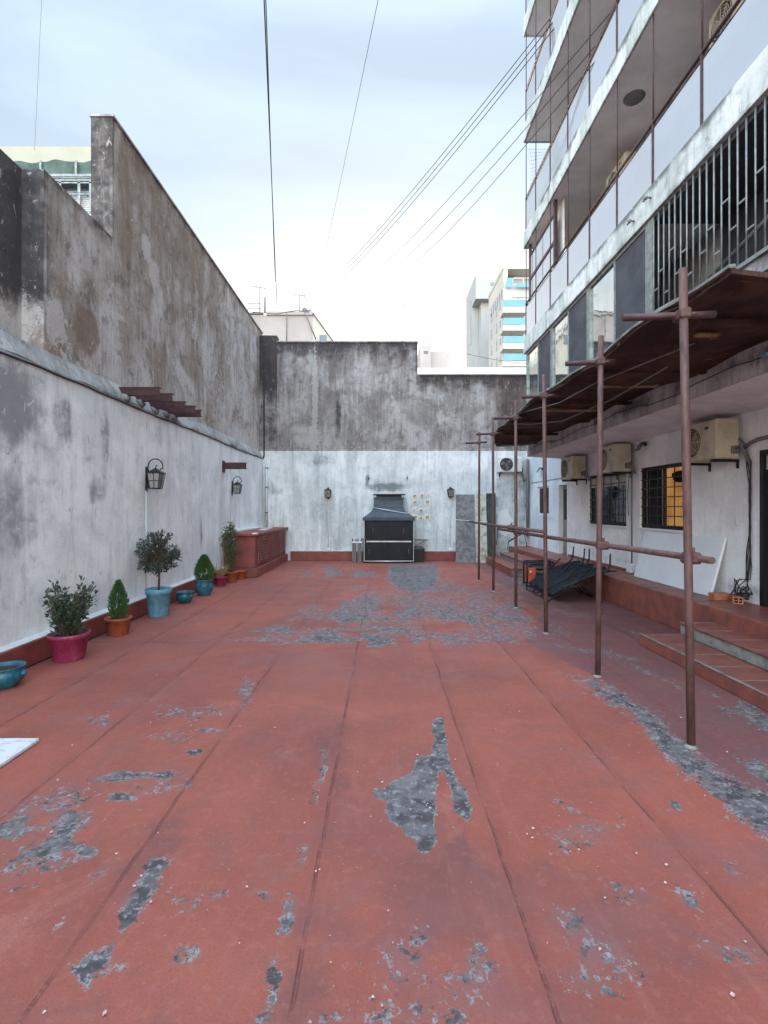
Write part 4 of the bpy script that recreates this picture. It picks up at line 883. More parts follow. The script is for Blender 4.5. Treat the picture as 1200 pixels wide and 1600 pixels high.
for (a_, b_, z0, z1) in [(12.82, 13.52, .452, 2.30), (14.32, 15.40, 1.45, 2.28)]:
    yw(m_, y, a_, .452, 3.3, XW-.004)
    if z0 > .5: yw(m_, a_, b_, .452, z0, XW-.004)
    yw(m_, a_, b_, z1, 3.3, XW-.004); y = b_
yw(m_, y, YB+.3, .452, 3.3, XW-.004)
aw = m_.build('annex_wall', M['annex_wall'], ab); apply_mask(aw, 'x', [(13.5, .6, .6, .1, 0, .4)])
m_ = MB(); m_.box(XW-.012, XW-.005, 13.0, 16.1, 2.42, 2.44); m_.build('cable_run', M['greycable'], ab)
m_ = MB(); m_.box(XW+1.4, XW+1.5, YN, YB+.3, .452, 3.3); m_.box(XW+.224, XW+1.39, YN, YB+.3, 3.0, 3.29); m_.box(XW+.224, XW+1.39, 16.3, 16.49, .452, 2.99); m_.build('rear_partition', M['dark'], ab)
# skirting
m_ = MB(); m_.box(XW-.02, XW-.001, 9.0, 12.8, .451, .50); m_.build('skirting', M['red_tile'], ab)
# windows of the ground floor
def barred(y0, y1, lit):
    z0, z1 = WZ; n = 'window'; m = MB()
    for (a_, b_, c_, d_) in ((y0, y0+.05, z0, z1), (y1-.05, y1, z0, z1), (y0+.05, y1-.05, z0, z0+.05), (y0+.05, y1-.05, z1-.05, z1), ((y0+y1)/2-.03, (y0+y1)/2+.03, z0+.05, z1-.05)): m.box(XW+.06, XW+.10, a_, b_, c_, d_)
    f = m.build(n, M['black_metal'], ab, label='window frame with warm lit room behind bars' if lit else 'window frame with dark room behind bars')
    m = MB()
    if not lit: m.box(XW+.075, XW+.085, y0+.05, (y0+y1)/2-.03, z0+.05, z1-.05); m.box(XW+.075, XW+.085, (y0+y1)/2+.03, y1-.05, z0+.05, z1-.05); m.build('pane', M['darkglass'], f)
    m = MB()
    nb = 7
    for i in range(nb): z = z0+.06+(z1-z0-.12)*i/(nb-1); m.box(XW+.015, XW+.025, y0+.002, y1-.002, z-.008, z+.008)
    for i in range(6): yy = y0+.04+(y1-y0-.08)*i/5; m.box(XW+.0255, XW+.035, yy-.009, yy+.009, z0+.002, z1-.002)
    m.build('bars', M['black_metal'], f)
    m = MB()
    if lit:
        m.box(XW+1.2, XW+1.22, y0-.9, y1+1.4, .9, 2.9); m.box(XW+.25, XW+1.19, y1+1.3, y1+1.38, .9, 2.9); m.box(XW+.25, XW+1.19, y0-.9, y1+1.29, 2.80, 2.9); m.build('lit_room', M['litroom'], f)
        m = MB(); m.box(XW+.75, XW+.80, y0+.2, y0+.55, 1.35, 2.0); m.box(XW+1.1, XW+1.19, y0+.9, y0+1.3, 1.75, 2.1); m.box(XW+1.1, XW+1.19, y0+1.5, y0+1.8, 1.6, 1.85); m.build('furniture', M['wood'], f)
        m = MB(); m.blob((XW+.7, y0+1.05, 1.92), .09, 12, jit=0); m.build('lamp_globe', M['litglobe'], f)
        m = MB(); m.blob((XW+.5, y0+.95, 2.2), .13, 10, (1, 1, .8)); m.box(XW+.11, XW+.115, y1-.48, y1-.05, z0+.05, z1-.05); m.build('dark_curtain', M['dark'], f)
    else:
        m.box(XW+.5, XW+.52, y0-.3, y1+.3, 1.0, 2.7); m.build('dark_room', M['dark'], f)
        m = MB()
        for i in range(6): m.box(XW+.05, XW+.058, y0+.05, y1-.05, z1-.05-.036*(i+1), z1-.05-.036*i-.004)
        m.build('roller_shutter', M['shutter'], f)
    m = MB(); m.box(XW-.03, XW+.05, y0-.03, y1+.03, z0-.035, z0-.001); m.build('sill', M['white_paint'], f)
barred(7.92, 9.26, True); barred(9.77, 11.57, False)
m_ = MB()
for (a_, b_, c_, d_) in ((14.32, 14.38, 1.45, 2.28), (15.34, 15.40, 1.45, 2.28), (14.38, 15.34, 1.45, 1.50), (14.38, 15.34, 2.23, 2.28), (14.84, 14.88, 1.5, 2.23)): m_.box(XW+.04, XW+.08, a_, b_, c_, d_)
f_ = m_.build('window', M['white_paint'], ab, label='small white framed far window')
m_ = MB(); m_.box(XW+.055, XW+.065, 14.38, 15.34, 1.5, 2.23); m_.build('pane', M['darkglass'], f_)
m_ = MB(); m_.box(XW+.10, XW+.14, 12.82, 13.52, .453, 2.30); d_ = m_.build('door', M['frame_al'], ab, label='grey far door with white jamb')
m_ = MB(); m_.box(XW-.02, XW+.099, 12.82, 12.87, .453, 2.30); m_.box(XW-.02, XW+.099, 13.47, 13.52, .453, 2.30); m_.box(XW-.02, XW+.099, 12.871, 13.469, 2.25, 2.30); m_.build('door_frame', M['white_paint'], d_)
m_ = MB(); m_.box(XW+.092, XW+.099, 12.95, 13.4, 1.35, 2.15); m_.build('door_pane', M['darkglass'], d_)
m_ = MB(); m_.blob((XW+.08, 12.95, 1.3), .03, 8); m_.build('handle', M['black_metal'], d_)
m_ = MB(); m_.box(XW+.06, XW+.10, 5.35, 6.298, .453, 2.355); d_ = m_.build('door', M['dark'], ab, label='black doorway at the right edge')
m_ = MB(); m_.box(XW-.012, XW+.058, 6.24, 6.30, .453, 2.36); m_.box(XW-.012, XW+.058, 5.35, 6.239, 2.30, 2.36); m_.build('door_frame', M['black_metal'], d_)
m_ = MB()
for i in range(5): m_.box(XW+.02, XW+.055, 5.36, 6.23, 2.295-.035*(i+1), 2.295-.035*i-.004)
m_.build('roller_shutter', M['shutter'], d_)
# first slab and beam face
m_ = MB(); wallgrid(m_, 'x', XF-.05, XF+.2, YN, 12.76, 2.93, 3.50, .15); be = m_.build('front_beam', M['beam_conc'], ab)
apply_mask(be, 'x', [(5,3.15,.5,.06,0,.7),(7.5,3.1,.7,.05,0,.8),(6.2,3.2,.15,.1,0,1.2),(8.6,3.15,.15,.1,0,1.2),(10,3.0,1,.05,0,.8),(11.5,3.1,.6,.1,0,.6)])
m_ = MB(); m_.add([(XF-.045, YN, 2.932), (XF-.045, 12.75, 2.932), (XW+.1, 12.75, 2.86), (XW+.1, YN, 2.86), (XF-.045, YN, 3.3), (XF-.045, 12.75, 3.3), (XW+.1, 12.75, 3.3), (XW+.1, YN, 3.3)], [(0,1,2,3),(1,5,6,2),(0,3,7,4),(4,7,6,5),(0,4,5,1),(2,6,7,3)])
m_.build('walkway_ceiling', M['yard_wall'], ab)
so = ab.children[-1] if False else bpy.data.objects['walkway_ceiling']; apply_mask(so, 'x', [(8, 2.9, 2, .2, 0, .2)])
m_ = MB()
pts = [(XF-.06, y, 3.06+.025*math.sin(y*1.7)+.03*(int(y) % 2)) for y in np.linspace(3, 12.6, 40)]; m_.tube(pts, .006, 5)
m_.build('beam_cable', M['cable'], ab)
# upper walls
m_ = MB(); m_.box(XW+.0, XW+4.5, YN, 12.9, 3.31, 24); m_.build('inner_wall', M['beam_conc'], ab)
set_mask(bpy.data.objects['inner_wall'], np.tile([.2, 0, .3], (8, 1)))
# first floor glazing z 4.16-5.57
m_ = MB(); m_.box(XF-.0, XF+.12, YN, YE, 3.501, 4.13); m_.build('parapet', M['beam_conc'], ab); set_mask(bpy.data.objects['parapet'], np.tile([.5, 0, .3], (8, 1)))
SB = [(5.57, 5.97), (8.26, 8.64), (10.96, 11.36), (13.66, 14.06), (16.4, 16.8)]
def wframe(y0, y1, x=XF):
    m = MB(); z0, z1 = 4.14, 5.565
    for (a_, b_, c_, d_) in ((y0, y0+.06, z0, z1), (y1-.06, y1, z0, z1), (y0+.06, y1-.06, z0, z0+.06), (y0+.06, y1-.06, z1-.05, z1)): m.box(x-.02, x+.05, a_, b_, c_, d_)
    ym = (y0+y1)/2; m.box(x-.015, x+.045, ym-.025, ym+.025, z0+.06, z1-.05)
    f = m.build('window', M['frame_al'], ab)
    m = MB(); m.box(x-.005, x+.012, y0+.06, ym-.025, z0+.06, z1-.05); m.build('sliding_shutter', M['mesh'], f)
    m = MB(); m.box(x+.015, x+.025, ym+.025, y1-.06, z0+.06, z1-.05); m.build('pane', M['winglass'], f)
wframe(7.02, 9.05); wframe(9.06, 11.02); wframe(11.03, 12.95)
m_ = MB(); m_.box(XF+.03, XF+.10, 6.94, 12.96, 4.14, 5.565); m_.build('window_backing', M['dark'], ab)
# security grille nearer than 6.95
m_ = MB(); k = 0
yy = 6.86
while yy > 1.5:
    m_.tube([(XF-.02, yy, 4.12), (XF-.02, yy, 5.56)], .010, 5)
    zz = [4.55, 4.75][k % 2] if k % 4 < 2 else [4.42, 4.9][k % 2]
    m_.box(XF-.026, XF-.014, yy-.125, yy, zz-.01, zz+.01); k += 1; yy -= .125
m_.box(XF-.035, XF-.005, 1.5, 6.95, 4.08, 4.12); m_.box(XF-.035, XF-.005, 1.5, 6.95, 3.90, 3.93); m_.box(XF-.03, XF-.0, 6.87, 7.0, 3.9, 5.56)
m_.build('security_grille', M['frame_al'], ab)
m_ = MB()
for i in range(11): m_.box(XF+.6, XF+.75, 6.7-.35*i-.3, 6.7-.35*i, 4.35+.07*i, 4.39+.07*i)
m_.tube([(XF+.5, 6.8, 4.5), (XF+.5, 3.0, 5.3)], .03, 6); m_.box(XF+.7, XF+.9, 4.4, 5.2, 4.2, 4.75); m_.build('inner_stair', M['frame_al'], ab)
m_ = MB(); m_.box(XF+.125, XW, 3.0, 3.05, 3.51, 5.5); m_.box(XF+.95, XW-.002, YN, 6.93, 3.51, 5.5); m_.box(XF+.01, XF+.95, YN, 6.93, 5.50, 5.568); m_.build('balcony_shade_panels', M['mesh'], ab)  # dark panels added to stand for the shade behind the grille
# slabs
def slab(z0, z1, ye, x=XF, nm='balcony_slab'):
    m = MB(); wallgrid(m, 'x', x-.06, x-.02, YN, ye, z0, z1, .12); m.box(x-.06, XW+.1, ye+.001, ye+.06, z0, z1-.1)
    o = m.build(nm, M['slab_edge'], ab)
    apply_mask(o, 'x', [(random.uniform(4, 12), z1-.02, random.uniform(.15, .6), .09, 0, .9) for _ in range(9)]+[(random.uniform(4, 12), (z0+z1)/2, .5, .3, 2, .5) for _ in range(5)]+[(8, z0-.04, 20, .06, 0, .6)])
    m = MB(); m.box(x-.019, XW-.001, YN, ye, z0+.006, z0+.15); m.build('balcony_ceiling', M['ceil'], o)
for i, (z0, z1) in enumerate(SB): slab(z0, z1, YE, XF)
# balustrades on levels 2..5
PY = [12.92-.0]+[12.10-1.05*i for i in range(0, 12)]
for i, (z0, z1) in enumerate(SB[:4]):
    zr = z1+.84; m_ = MB()
    m_.tube([(XF-.03, YN, zr), (XF-.03, 12.95, zr)], .022, 8); m_.tube([(XF-.03, YN, zr-.09), (XF-.03, 12.95, zr-.09)], .012, 6); m_.tube([(XF-.03, 12.95, zr), (XW, 12.95, zr)], .022, 8); m_.tube([(XF-.03, 12.95, zr-.09), (XW, 12.95, zr-.09)], .012, 6)
    ra = m_.build('balustrade', M['rail'], ab)
    for y in PY[:10 if i < 3 else 5]:
        m_ = MB(); m_.box(XF-.045, XF-.012, y-.018, y+.018, z1-.06, zr-.02); m_.tube([(XF-.03, y, zr), (XF-.03, y, SB[i+1][0])], .011, 6); m_.build('post', M['rail'], ra)
    for a_, b_ in zip([12.92]+PY[1:11], PY[1:12]):
        m_ = MB(); m_.box(XF-.034, XF-.022, b_+.022, a_-.022, z1+.03, zr-.10); m_.build('glass_panel', M['milk'], ra)
    m_ = MB(); m_.box(XF+.0, XW-.05, 12.945, 12.957, z1+.03, zr-.10); m_.build('glass_panel', M['milk'], ra)
# enclosed corner room on level 2 far end
m_ = MB(); m_.box(XF+.03, XF+.09, 10.95, 11.05, 5.98, 8.25); m_.box(XF+.03, XF+.08, 12.80, 12.9, 5.98, 8.25); m_.box(XF+.03, XF+.08, 11.05, 12.80, 7.95, 8.0); m_.box(XF+.03, XF+.08, 11.05, 12.80, 7.35, 7.42)
e_ = m_.build('corner_enclosure', M['rail'], ab)
m_ = MB(); m_.box(XF+.05, XF+.06, 11.05, 12.80, 6.0, 7.35); m_.box(XF+.05, XF+.06, 11.05, 12.80, 7.42, 7.95); m_.build('pane', M['milk'], e_)
m_ = MB(); m_.box(XF+.20, XF+.22, 10.9, 12.9, 5.98, 8.26); m_.build('side_wall', M['ceil'], e_)
# balcony doors on the inner wall
for (z0, z1), lst in ((SB[0], (6.9, 9.6)), (SB[1], (7.4, 10.2)), (SB[2], (8.5,))):
    for y in lst:
        m_ = MB(); m_.box(XW-.02, XW-.001, y, y+1.3, z1-.3, z1+1.85); d_ = m_.build('balcony_door', M['mesh'], ab)
        m_ = MB(); m_.box(XW-.035, XW-.021, y+.6, y+.66, z1-.3, z1+1.85); m_.box(XW-.035, XW-.021, y-.04, y, z1-.3, z1+1.89); m_.box(XW-.035, XW-.021, y+1.3, y+1.34, z1-.3, z1+1.89); m_.build('door_frame', M['shutter'], d_)
# ceiling lamps of the balconies
for (Y, z, lb) in ((8.25, 8.26, 'round grey lamp on the second balcony ceiling'), (5.0, 10.96, 'round grey lamp on the third balcony ceiling')):
    o = thing('ceiling_lamp', lb, 'lamp', (4.05, Y, z-.05), 0, 'balcony ceiling lamps')
    m_ = MB(); m_.lathe([(0, 0), (.10, .005), (.15, .03), (.165, .052)], (4.05, Y, z-.048), 24); m_.build('lamp_dish', M['greycable'], o)
    m_ = MB(); m_.lathe([(0, -.012), (.05, -.008), (.065, .006)], (4.05, Y, z-.048), 16); m_.build('lamp_bulb', M['greywood'], o)
ac_unit((XW, 6.35, 7.55), R(-90), 'air conditioner under the second balcony ceiling, nearer one', M['ac'])
ac_unit((XW, 9.45, 7.45), R(-90), 'air conditioner under the second balcony ceiling, farther one', M['ac'])
# floodlights and fittings
def flood(loc, rz, label, s=1):
    o = thing('floodlight', label, 'floodlight', loc, rz, 'small wall floodlights')
    m = MB(); m.box(-.03, .03, -.02, 0, -.03, .03); m.tube([(-.08*s, -.03, 0), (-.09*s, -.09, -.01), (.09*s, -.09, -.01), (.08*s, -.03, 0)], .007, 5); m.build('mount', M['black_metal'], o, local=True)
    m = MB(); m.hull8([(-.08*s, -.16, -.10*s), (.08*s, -.16, -.10*s), (.08*s, -.10, -.02*s), (-.08*s, -.10, -.02*s)], [(-.08*s, -.10, .0), (.08*s, -.10, .0), (.06*s, -.05, .04*s), (-.06*s, -.05, .04*s)]); h_ = m.build('lamp_head', M['black_metal'], o, local=True)
    m = MB(); m.add([(-.07*s, -.162, -.09*s), (.07*s, -.162, -.09*s), (.07*s, -.104, -.004), (-.07*s, -.104, -.004)], [(0, 1, 2, 3)]); m.build('lamp_glass', M['lampglass'], h_, local=True)
flood((XW, 9.05, 2.78), R(-90), 'small black floodlight on the right wall between two air conditioners', 1.2)
flood((XW-.004, 14.9, 2.80), R(-90), 'small floodlight on the far white wall near the back corner', 1.1)
for i, (Y, z) in enumerate(((7.3, 5.74), (6.85, 5.80))):
    o = thing('facade_hook', 'small metal fitting on the pale slab edge, %s one' % ('left' if i == 0 else 'right'), 'fitting', (XF-.06, Y, z), 0, 'slab edge fittings')
    m_ = MB(); m_.tube([(XF-.06, Y, z), (XF-.13, Y, z+.01), (XF-.15, Y+.03, z-.04)], .014, 6); m_.blob((XF-.13, Y, z), .028, 8); m_.build('metal_fitting', M['greycable'], o)
# window 1 / wall conduits
o = thing('wall_conduit', 'white conduit with junction box between the two barred windows', 'conduit', (XW-.03, 9.52, .45))
m_ = MB(); m_.tube([(XW-.02, 9.52, 2.35), (XW-.02, 9.52, .62)], .012, 6); m_.tube([(XW-.02, 9.60, 2.4), (XW-.03, 9.66, 1.9), (XW-.02, 9.64, 1.5)], .008, 5); m_.build('conduit_tube', M['greycable'], o)
m_ = MB(); m_.bbox(XW-.09, XW-.002, 9.42, 9.60, .452, .62, .01); m_.build('junction_box', M['white_paint'], o)
# bundle of cables near the black door
o = thing('cable_bundle', 'tangled black cables hanging down the wall below the nearest air conditioner', 'cable', (XW-.03, 6.48, .45))
m_ = MB()
for i in range(5):
    pts = [(XW-.05, 6.52, 2.42)]+[(XW-.02-.012*random.random(), 6.50-.06*math.sin(2.2*j/9+i*.25)+.02*math.sin(i+j*1.2), 2.40-j*.165) for j in range(1, 11)]
    for j in range(7): pts.append((XW-.06-.10*random.random(), 6.48+random.uniform(-.16, .16), .5+.28*random.random()*(1-j/8)))
    m_.tube(pts, .007, 5)
m_.build('hanging_cable', M['cable'], o)
m_ = MB(); m_.tube([(XW-.05, 6.52, 2.42), (XW-.04, 6.42, 2.47), (XW-.03, 6.3, 2.50), (XW-.03, 5.2, 2.53)], .025, 8); m_.tube([(XW-.07, 6.58, 2.55), (XW-.03, 6.50, 2.44), (XW-.03, 6.45, 2.2)], .014, 8); m_.build('insulated_pipe', M['greycable'], o)
# leaning white board
bo = MB(); yb0, yb1 = 6.92, 9.02; Hn = 14
bo.hull8([(4.42, yb0, .453), (4.455, yb0, .453), (4.645, yb0-.02, 1.24), (4.61, yb0-.02, 1.25)], [(4.42, yb1, .453), (4.455, yb1, .453), (4.645, yb1, 1.24), (4.61, yb1, 1.25)])
bo.build('white_board', M['board'], label='large white board leaning on the wall below the lit window', cat='board', bevel=.006)
# bricks
for i, (x, y, z, rz, lb) in enumerate([(4.42, 6.72, .452, 5, 'clay brick on the walkway, left one beside white board'), (4.50, 6.50, .452, 60, 'hollow clay brick on the walkway, right one below the cables')]):
    o = thing('brick', lb, 'brick', (x, y, z), R(rz), 'loose clay bricks')
    m_ = MB(); L_, W_, h_ = .24, .11, .085
    m_.box(-L_/2, L_/2, -W_/2, W_/2, 0, .012); m_.box(-L_/2, L_/2, -W_/2, W_/2, h_-.012, h_)
    for q in (-W_/2, -.012, W_/2-.014): m_.box(-L_/2, L_/2, q, q+.013, .012, h_-.012)
    m_.box(-L_/2+.002, L_/2-.002, -W_/2+.012, W_/2-.012, .036, .046); m_.build('clay_body', M['brick'], o, local=True)

# ---------------------------------------------------------------- CANOPY
cn = thing('canopy', 'long rust brown protective canopy below the balconies, carried by scaffold poles', 'canopy', (2.95, 8, 3.15))
edge = [(3.42, 2.33), (5, 2.27), (6.5, 2.27), (8, 2.25), (9.8, 2.30), (11.2, 2.45), (12.65, 2.80)]
ny, nx = 90, 10; Ys = np.linspace(3.42, 12.65, ny)
def cz(x, y, up_=0):
    return 3.21+.025*math.sin(y*1.9)+.018*math.sin(y*4.3+x*3)-.03*math.sin((x-2.3)/1.3*math.pi)+up_
m_ = MB()
for upz in (0, .035):
    V_ = [(lambda e_: (e_+(XF-.053-e_)*i/(nx-1), y, cz(e_+(XF-.053-e_)*i/(nx-1), y, upz)))(float(np.interp(y, [e[0] for e in edge], [e[1] for e in edge]))+.008*math.sin(y*13)+.014*math.sin(y*5.1+1)+random.uniform(-.01, .01)) for y in Ys for i in range(nx)]
    m_.add(V_, [(j*nx+i, j*nx+i+1, (j+1)*nx+i+1, (j+1)*nx+i) if upz else (j*nx+i, (j+1)*nx+i, (j+1)*nx+i+1, j*nx+i+1) for j in range(ny-1) for i in range(nx-1)])
N0 = ny*nx
for j in range(ny-1): m_.f.append((j*nx, (j+1)*nx, N0+(j+1)*nx, N0+j*nx)); m_.sm.append(False); m_.mi.append(0)
for i in range(nx-1): m_.f.append((i, i+1, N0+i+1, N0+i)); m_.sm.append(False); m_.mi.append(0); m_.f.append(((ny-1)*nx+i, N0+(ny-1)*nx+i, N0+(ny-1)*nx+i+1, (ny-1)*nx+i+1)); m_.sm.append(False); m_.mi.append(0)
m_.build('deck', M['canopy'], cn)
m_ = MB()
for a_, b_ in zip(Ys[:-1:3], Ys[3::3]):
    ea = float(np.interp(a_, [e[0] for e in edge], [e[1] for e in edge])); eb = float(np.interp(b_, [e[0] for e in edge], [e[1] for e in edge]))
    r1, r2 = random.uniform(-.02, .03), random.uniform(-.02, .03)
    m_.hull8([(ea-.02, a_, cz(ea, a_)+.038), (ea+.03, a_, cz(ea, a_)+.038), (ea+.03, a_, cz(ea, a_)+.07+r1), (ea-.02, a_, cz(ea, a_)+.06)], [(eb-.02, b_, cz(eb, b_)+.038), (eb+.03, b_, cz(eb, b_)+.038), (eb+.03, b_, cz(eb, b_)+.07+r1), (eb-.02, b_, cz(eb, b_)+.06)])
m_.build('edge_strip', M['conc'], cn)
for y in (4.2, 5.7, 7.4, 8.9, 10.5, 11.9):
    e0 = float(np.interp(y, [e[0] for e in edge], [e[1] for e in edge])); m_ = MB(); m_.box(e0+.15, XF-.06, y-.03, y+.03, 3.145, 3.19); m_.build('joist', M['canopy'], cn)
for q_ in ((2.75, 2.95, 4.47, 4.53, 3.16, 3.18), (2.7, 3.4, 6.3, 6.38, 3.15, 3.175), (2.5, 3.3, 7.9, 7.98, 3.15, 3.175)): m_ = MB(); m_.box(*q_); m_.build('timber_offcut', M['wood'], cn)
m_ = MB(); m_.tube([(2.3, 9.4, 3.20), (2.5, 8.6, 3.06), (2.75, 7.8, 2.98), (2.95, 6.6, 3.05), (3.0, 5.4, 3.14)], .010, 6); m_.tube([(2.25, 8.5, 3.22), (2.35, 6.8, 3.05), (2.5, 6.0, 3.12), (2.8, 4.6, 3.13)], .007, 6); m_.tube([(2.3, 11.8, 3.05), (2.6, 11.0, 2.98), (3.4, 10.2, 3.0)], .008, 6)
m_.build('loose_cable', M['greycable'], cn)
m_ = MB(); m_.hull8([(3.46, 4.62, 3.03), (3.58, 4.60, 3.03), (3.58, 4.60, 3.06), (3.46, 4.62, 3.06)], [(3.48, 4.72, 3.04), (3.58, 4.70, 3.04), (3.58, 4.70, 3.08), (3.48, 4.72, 3.07)]); m_.build('torn_sheet', M['cyan'], cn)

# ---------------------------------------------------------------- SCAFFOLD POLES
PL = [((1080,1167),(1067,420),978,492,'nearest and tallest scaffold pole at the right'),((934,1057),(939,525),887,566,'second scaffold pole from the camera'),((853,990),(850,585),817,619,'third scaffold pole from the camera'),
      ((806,950),(806,625),773,653,'fourth scaffold pole from the camera'),((771,924),(770,652),745,678,'fifth scaffold pole from the camera'),((748,907),(749,675),728,692,'farthest scaffold pole, near the leaning panels')]
for i, (b, tp, hx, hy, lb) in enumerate(PL):
    Y = 1320/(b[1]-794); B = PX(b[0], b[1], Y); T = PX(tp[0], tp[1], Y); r = .026 if i else .027
    o = thing('scaffold_pole', 'rusty pink '+lb, 'pole', (B.x, Y, 0), 0, 'scaffold poles under the canopy')
    m_ = MB(); m_.tube([(B.x, Y, .002), B.lerp(T, .33)+Vector((.002, 0, 0)), B.lerp(T, .66), T], r, 12); m_.build('upright', M['pole'], o)
    hp = PX(hx, hy, Y); Yo = Y+.055
    m_ = MB(); m_.tube([(hp.x, Yo, hp.z), (B.x+.1, Yo, hp.z+.02), (B.x+.2, Yo, hp.z+.025)], r*.92, 10); m_.build('cross_tube', M['rail'], o)
    m_ = MB(); cx_ = T.x+(B.x-T.x)*.1; m_.bbox(cx_-.035, cx_+.04, Y-.038, Y+.09, hp.z-.03, hp.z+.045, .012); m_.tube([(cx_+.03, Y-.02, hp.z), (cx_+.08, Y-.02, hp.z)], .01, 6); m_.build('coupler', M['pole'], o)
    m_ = MB(); m_.lathe([(.045, .001), (.042, .006), (.03, .012), (.026, .02)], (B.x, Y, 0), 14); m_.build('base_mortar', M['conc'], o)
def rail_(p0, p1, lb, cl):
    o = thing('scaffold_rail', lb, 'rail', p0, 0, 'horizontal scaffold rails'); m_ = MB(); P0, P1 = Vector(p0), Vector(p1); m_.tube([P0, P0.lerp(P1, .5)-Vector((0, 0, .012)), P1], .025, 12); m_.build('tube', M['pole'], o)
    for (x, y, z) in cl:
        m_ = MB(); m_.bbox(x-.04, x+.075, y-.055, y+.055, z-.042, z+.04, .018); m_.tube([(x+.02, y-.02, z+.03), (x+.02, y-.02, z+.075)], .012, 6); m_.build('coupler', M['pole'], o)
rail_((2.055, 12.1, 1.335), (2.06+.03, 6.62, 1.345), 'farther upper scaffold rail reaching back to the leaning panels', [(2.10, 8.46, 1.335)])
rail_((2.235, 9.95, 1.25), (2.20, 3.42, 1.30), 'long nearer scaffold rail with open end at the nearest pole', [(2.15, 3.60, 1.30), (2.14, 5.03, 1.285), (2.20, 8.44, 1.26)])

# ---------------------------------------------------------------- LOUNGERS AND GENERATOR
gn = thing('generator', 'portable generator with orange panel and black frame beside the loungers', 'generator', (3.27, 10.75, 0), R(-8))
m = MB()
for x in (-.27, .27):
    m.tube([(x, -.22, .03), (x, -.24, .40), (x, -.16, .53), (x, .16, .53), (x, .24, .40), (x, .22, .03)], .017, 7)
for (y, z) in ((-.16, .53), (.16, .53), (-.23, .05), (.23, .05)): m.tube([(-.27, y, z), (.27, y, z)], .017, 7)
m.build('tube_frame', M['black_metal'], gn, local=True)
m = MB(); m.bbox(-.22, .22, -.18, .18, .07, .30, .03); m.bbox(-.2, .24, -.19, .19, .36, .50, .04); m.build('engine', M['black_plastic'], gn, local=True)
m = MB(); m.bbox(-.255, -.07, -.225, -.12, .10, .42, .02); m.bbox(-.265, -.225, -.2, .2, .16, .42, .01); m.build('orange_panel', M['orange'], gn, local=True)
m = MB(); m.disc((-.19, -.228, .34), .018, 'y', 14); m.build('socket', M['white_paint'], gn, local=True)
def lounger(loc, rz, label):
    o = thing('sun_lounger', label, 'lounger', loc, rz, 'folded black mesh loungers')
    m = MB(); c1 = [(-.40, .14), (-.2, .28), (.10, .42), (.42, .53), (.66, .56)]
    for s_ in (-.28, .28): m.tube([(x, s_, z) for x, z in c1], .014, 6)
    for s_ in (-.28, .28):
        m.tube([(-.50, s_, .02), (-.05, s_, .34), (.25, s_, .62)], .012, 6); m.tube([(.42, s_, .02), (.15, s_, .30), (-.3, s_, .26)], .012, 6)
    m.tube([(-.50, -.28, .02), (-.53, 0, .014), (-.50, .28, .02)], .012, 6); m.tube([(.42, -.28, .02), (.44, 0, .014), (.42, .28, .02)], .012, 6)
    m.build('tube_frame', M['black_metal'], o, local=True)
    m = MB(); n = 24; prof_ = [(float(np.interp(t_, np.linspace(0, 1, 5), [p[0] for p in c1])), float(np.interp(t_, np.linspace(0, 1, 5), [p[1] for p in c1]))) for t_ in np.linspace(0, 1, n)]
    for up_ in (.012, -.004):
        m.grid(np.linspace(-.27, .27, 9), np.arange(n), lambda s_, j: (prof_[j][0], s_, prof_[j][1]+up_-.035*(1-(s_/.27)**2)))
    m.build('mesh_seat', M['fabric'], o, local=True)
    for s_ in (-.31, .31):
        m = MB(); m.tube([(.40, s_, .50), (.50, s_, .58), (.54, s_, .66)], .018, 6); m.tube([(.54, s_, .66), (.55, s_*.98, .86)], .014, 6); m.build('armrest', M['black_plastic'], o, local=True)
lounger((3.44, 10.20, 0), R(8), 'folded black mesh lounger nearest the orange generator')
lounger((3.42, 9.72, 0), R(2), 'folded black mesh lounger in the middle, tilted over the first')
lounger((3.42, 9.22, .0), R(-4), 'folded black mesh lounger nearest the camera, by the red walkway')

# ---------------------------------------------------------------- NEIGHBOURS AND SKYLINE
# roof band behind the back wall at the right
nb = thing('neighbour_house', 'low neighbouring roof with pale grey parapet showing over the back wall', 'house', (6, 26, 0))
m_ = MB(); m_.box(1.49, 12, 22, 30, 0, 7.40); m_.build('wall', M['greywall'], nb)
m_ = MB(); m_.box(1.45, 12, 21.95, 30.1, 7.401, 7.66); m_.build('parapet', M['white_paint'], nb)
m_ = MB(); m_.box(1.6, 12, 23.5, 30, 7.661, 8.12); m_.build('roof', M['pinkwall'], nb)
nb = thing('neighbour_house', 'small pinkish rooftop block behind the back wall, left of the tall tower', 'house', (3.8, 37, 0))
m_ = MB(); m_.box(2.55, 3.3, 35, 40, 0, 12.8); m_.box(3.3, 5.15, 35.3, 40, 0, 12.45); m_.build('wall', M['pinkwall'], nb)
m_ = MB(); m_.box(2.8, 3.1, 34.97, 34.999, 12.2, 12.4); m_.build('window', M['farglass'], nb)
m_ = MB(); m_.tube([(3.2, 35.2, 12.8), (3.2, 35.2, 13.5)], .03, 5); m_.build('mast', M['greycable'], nb)
nb = thing('neighbour_house', 'pink rendered house with rooftop pipes over the left back corner', 'house', (-6, 33, 0))
m_ = MB(); m_.box(-7.7, -4.15, 30, 38, 0, 12.95); m_.box(-6.8, -4.10, 29.9, 38, 12.951, 13.15); m_.build('wall', M['pinkwall'], nb)
m_ = MB(); m_.prism([(-4.149, 0), (-4.149, 13.1), (-2.85, 11.3), (-2.85, 0)], 30.05, 38); m_.build('side_wing', M['creamside'], nb)
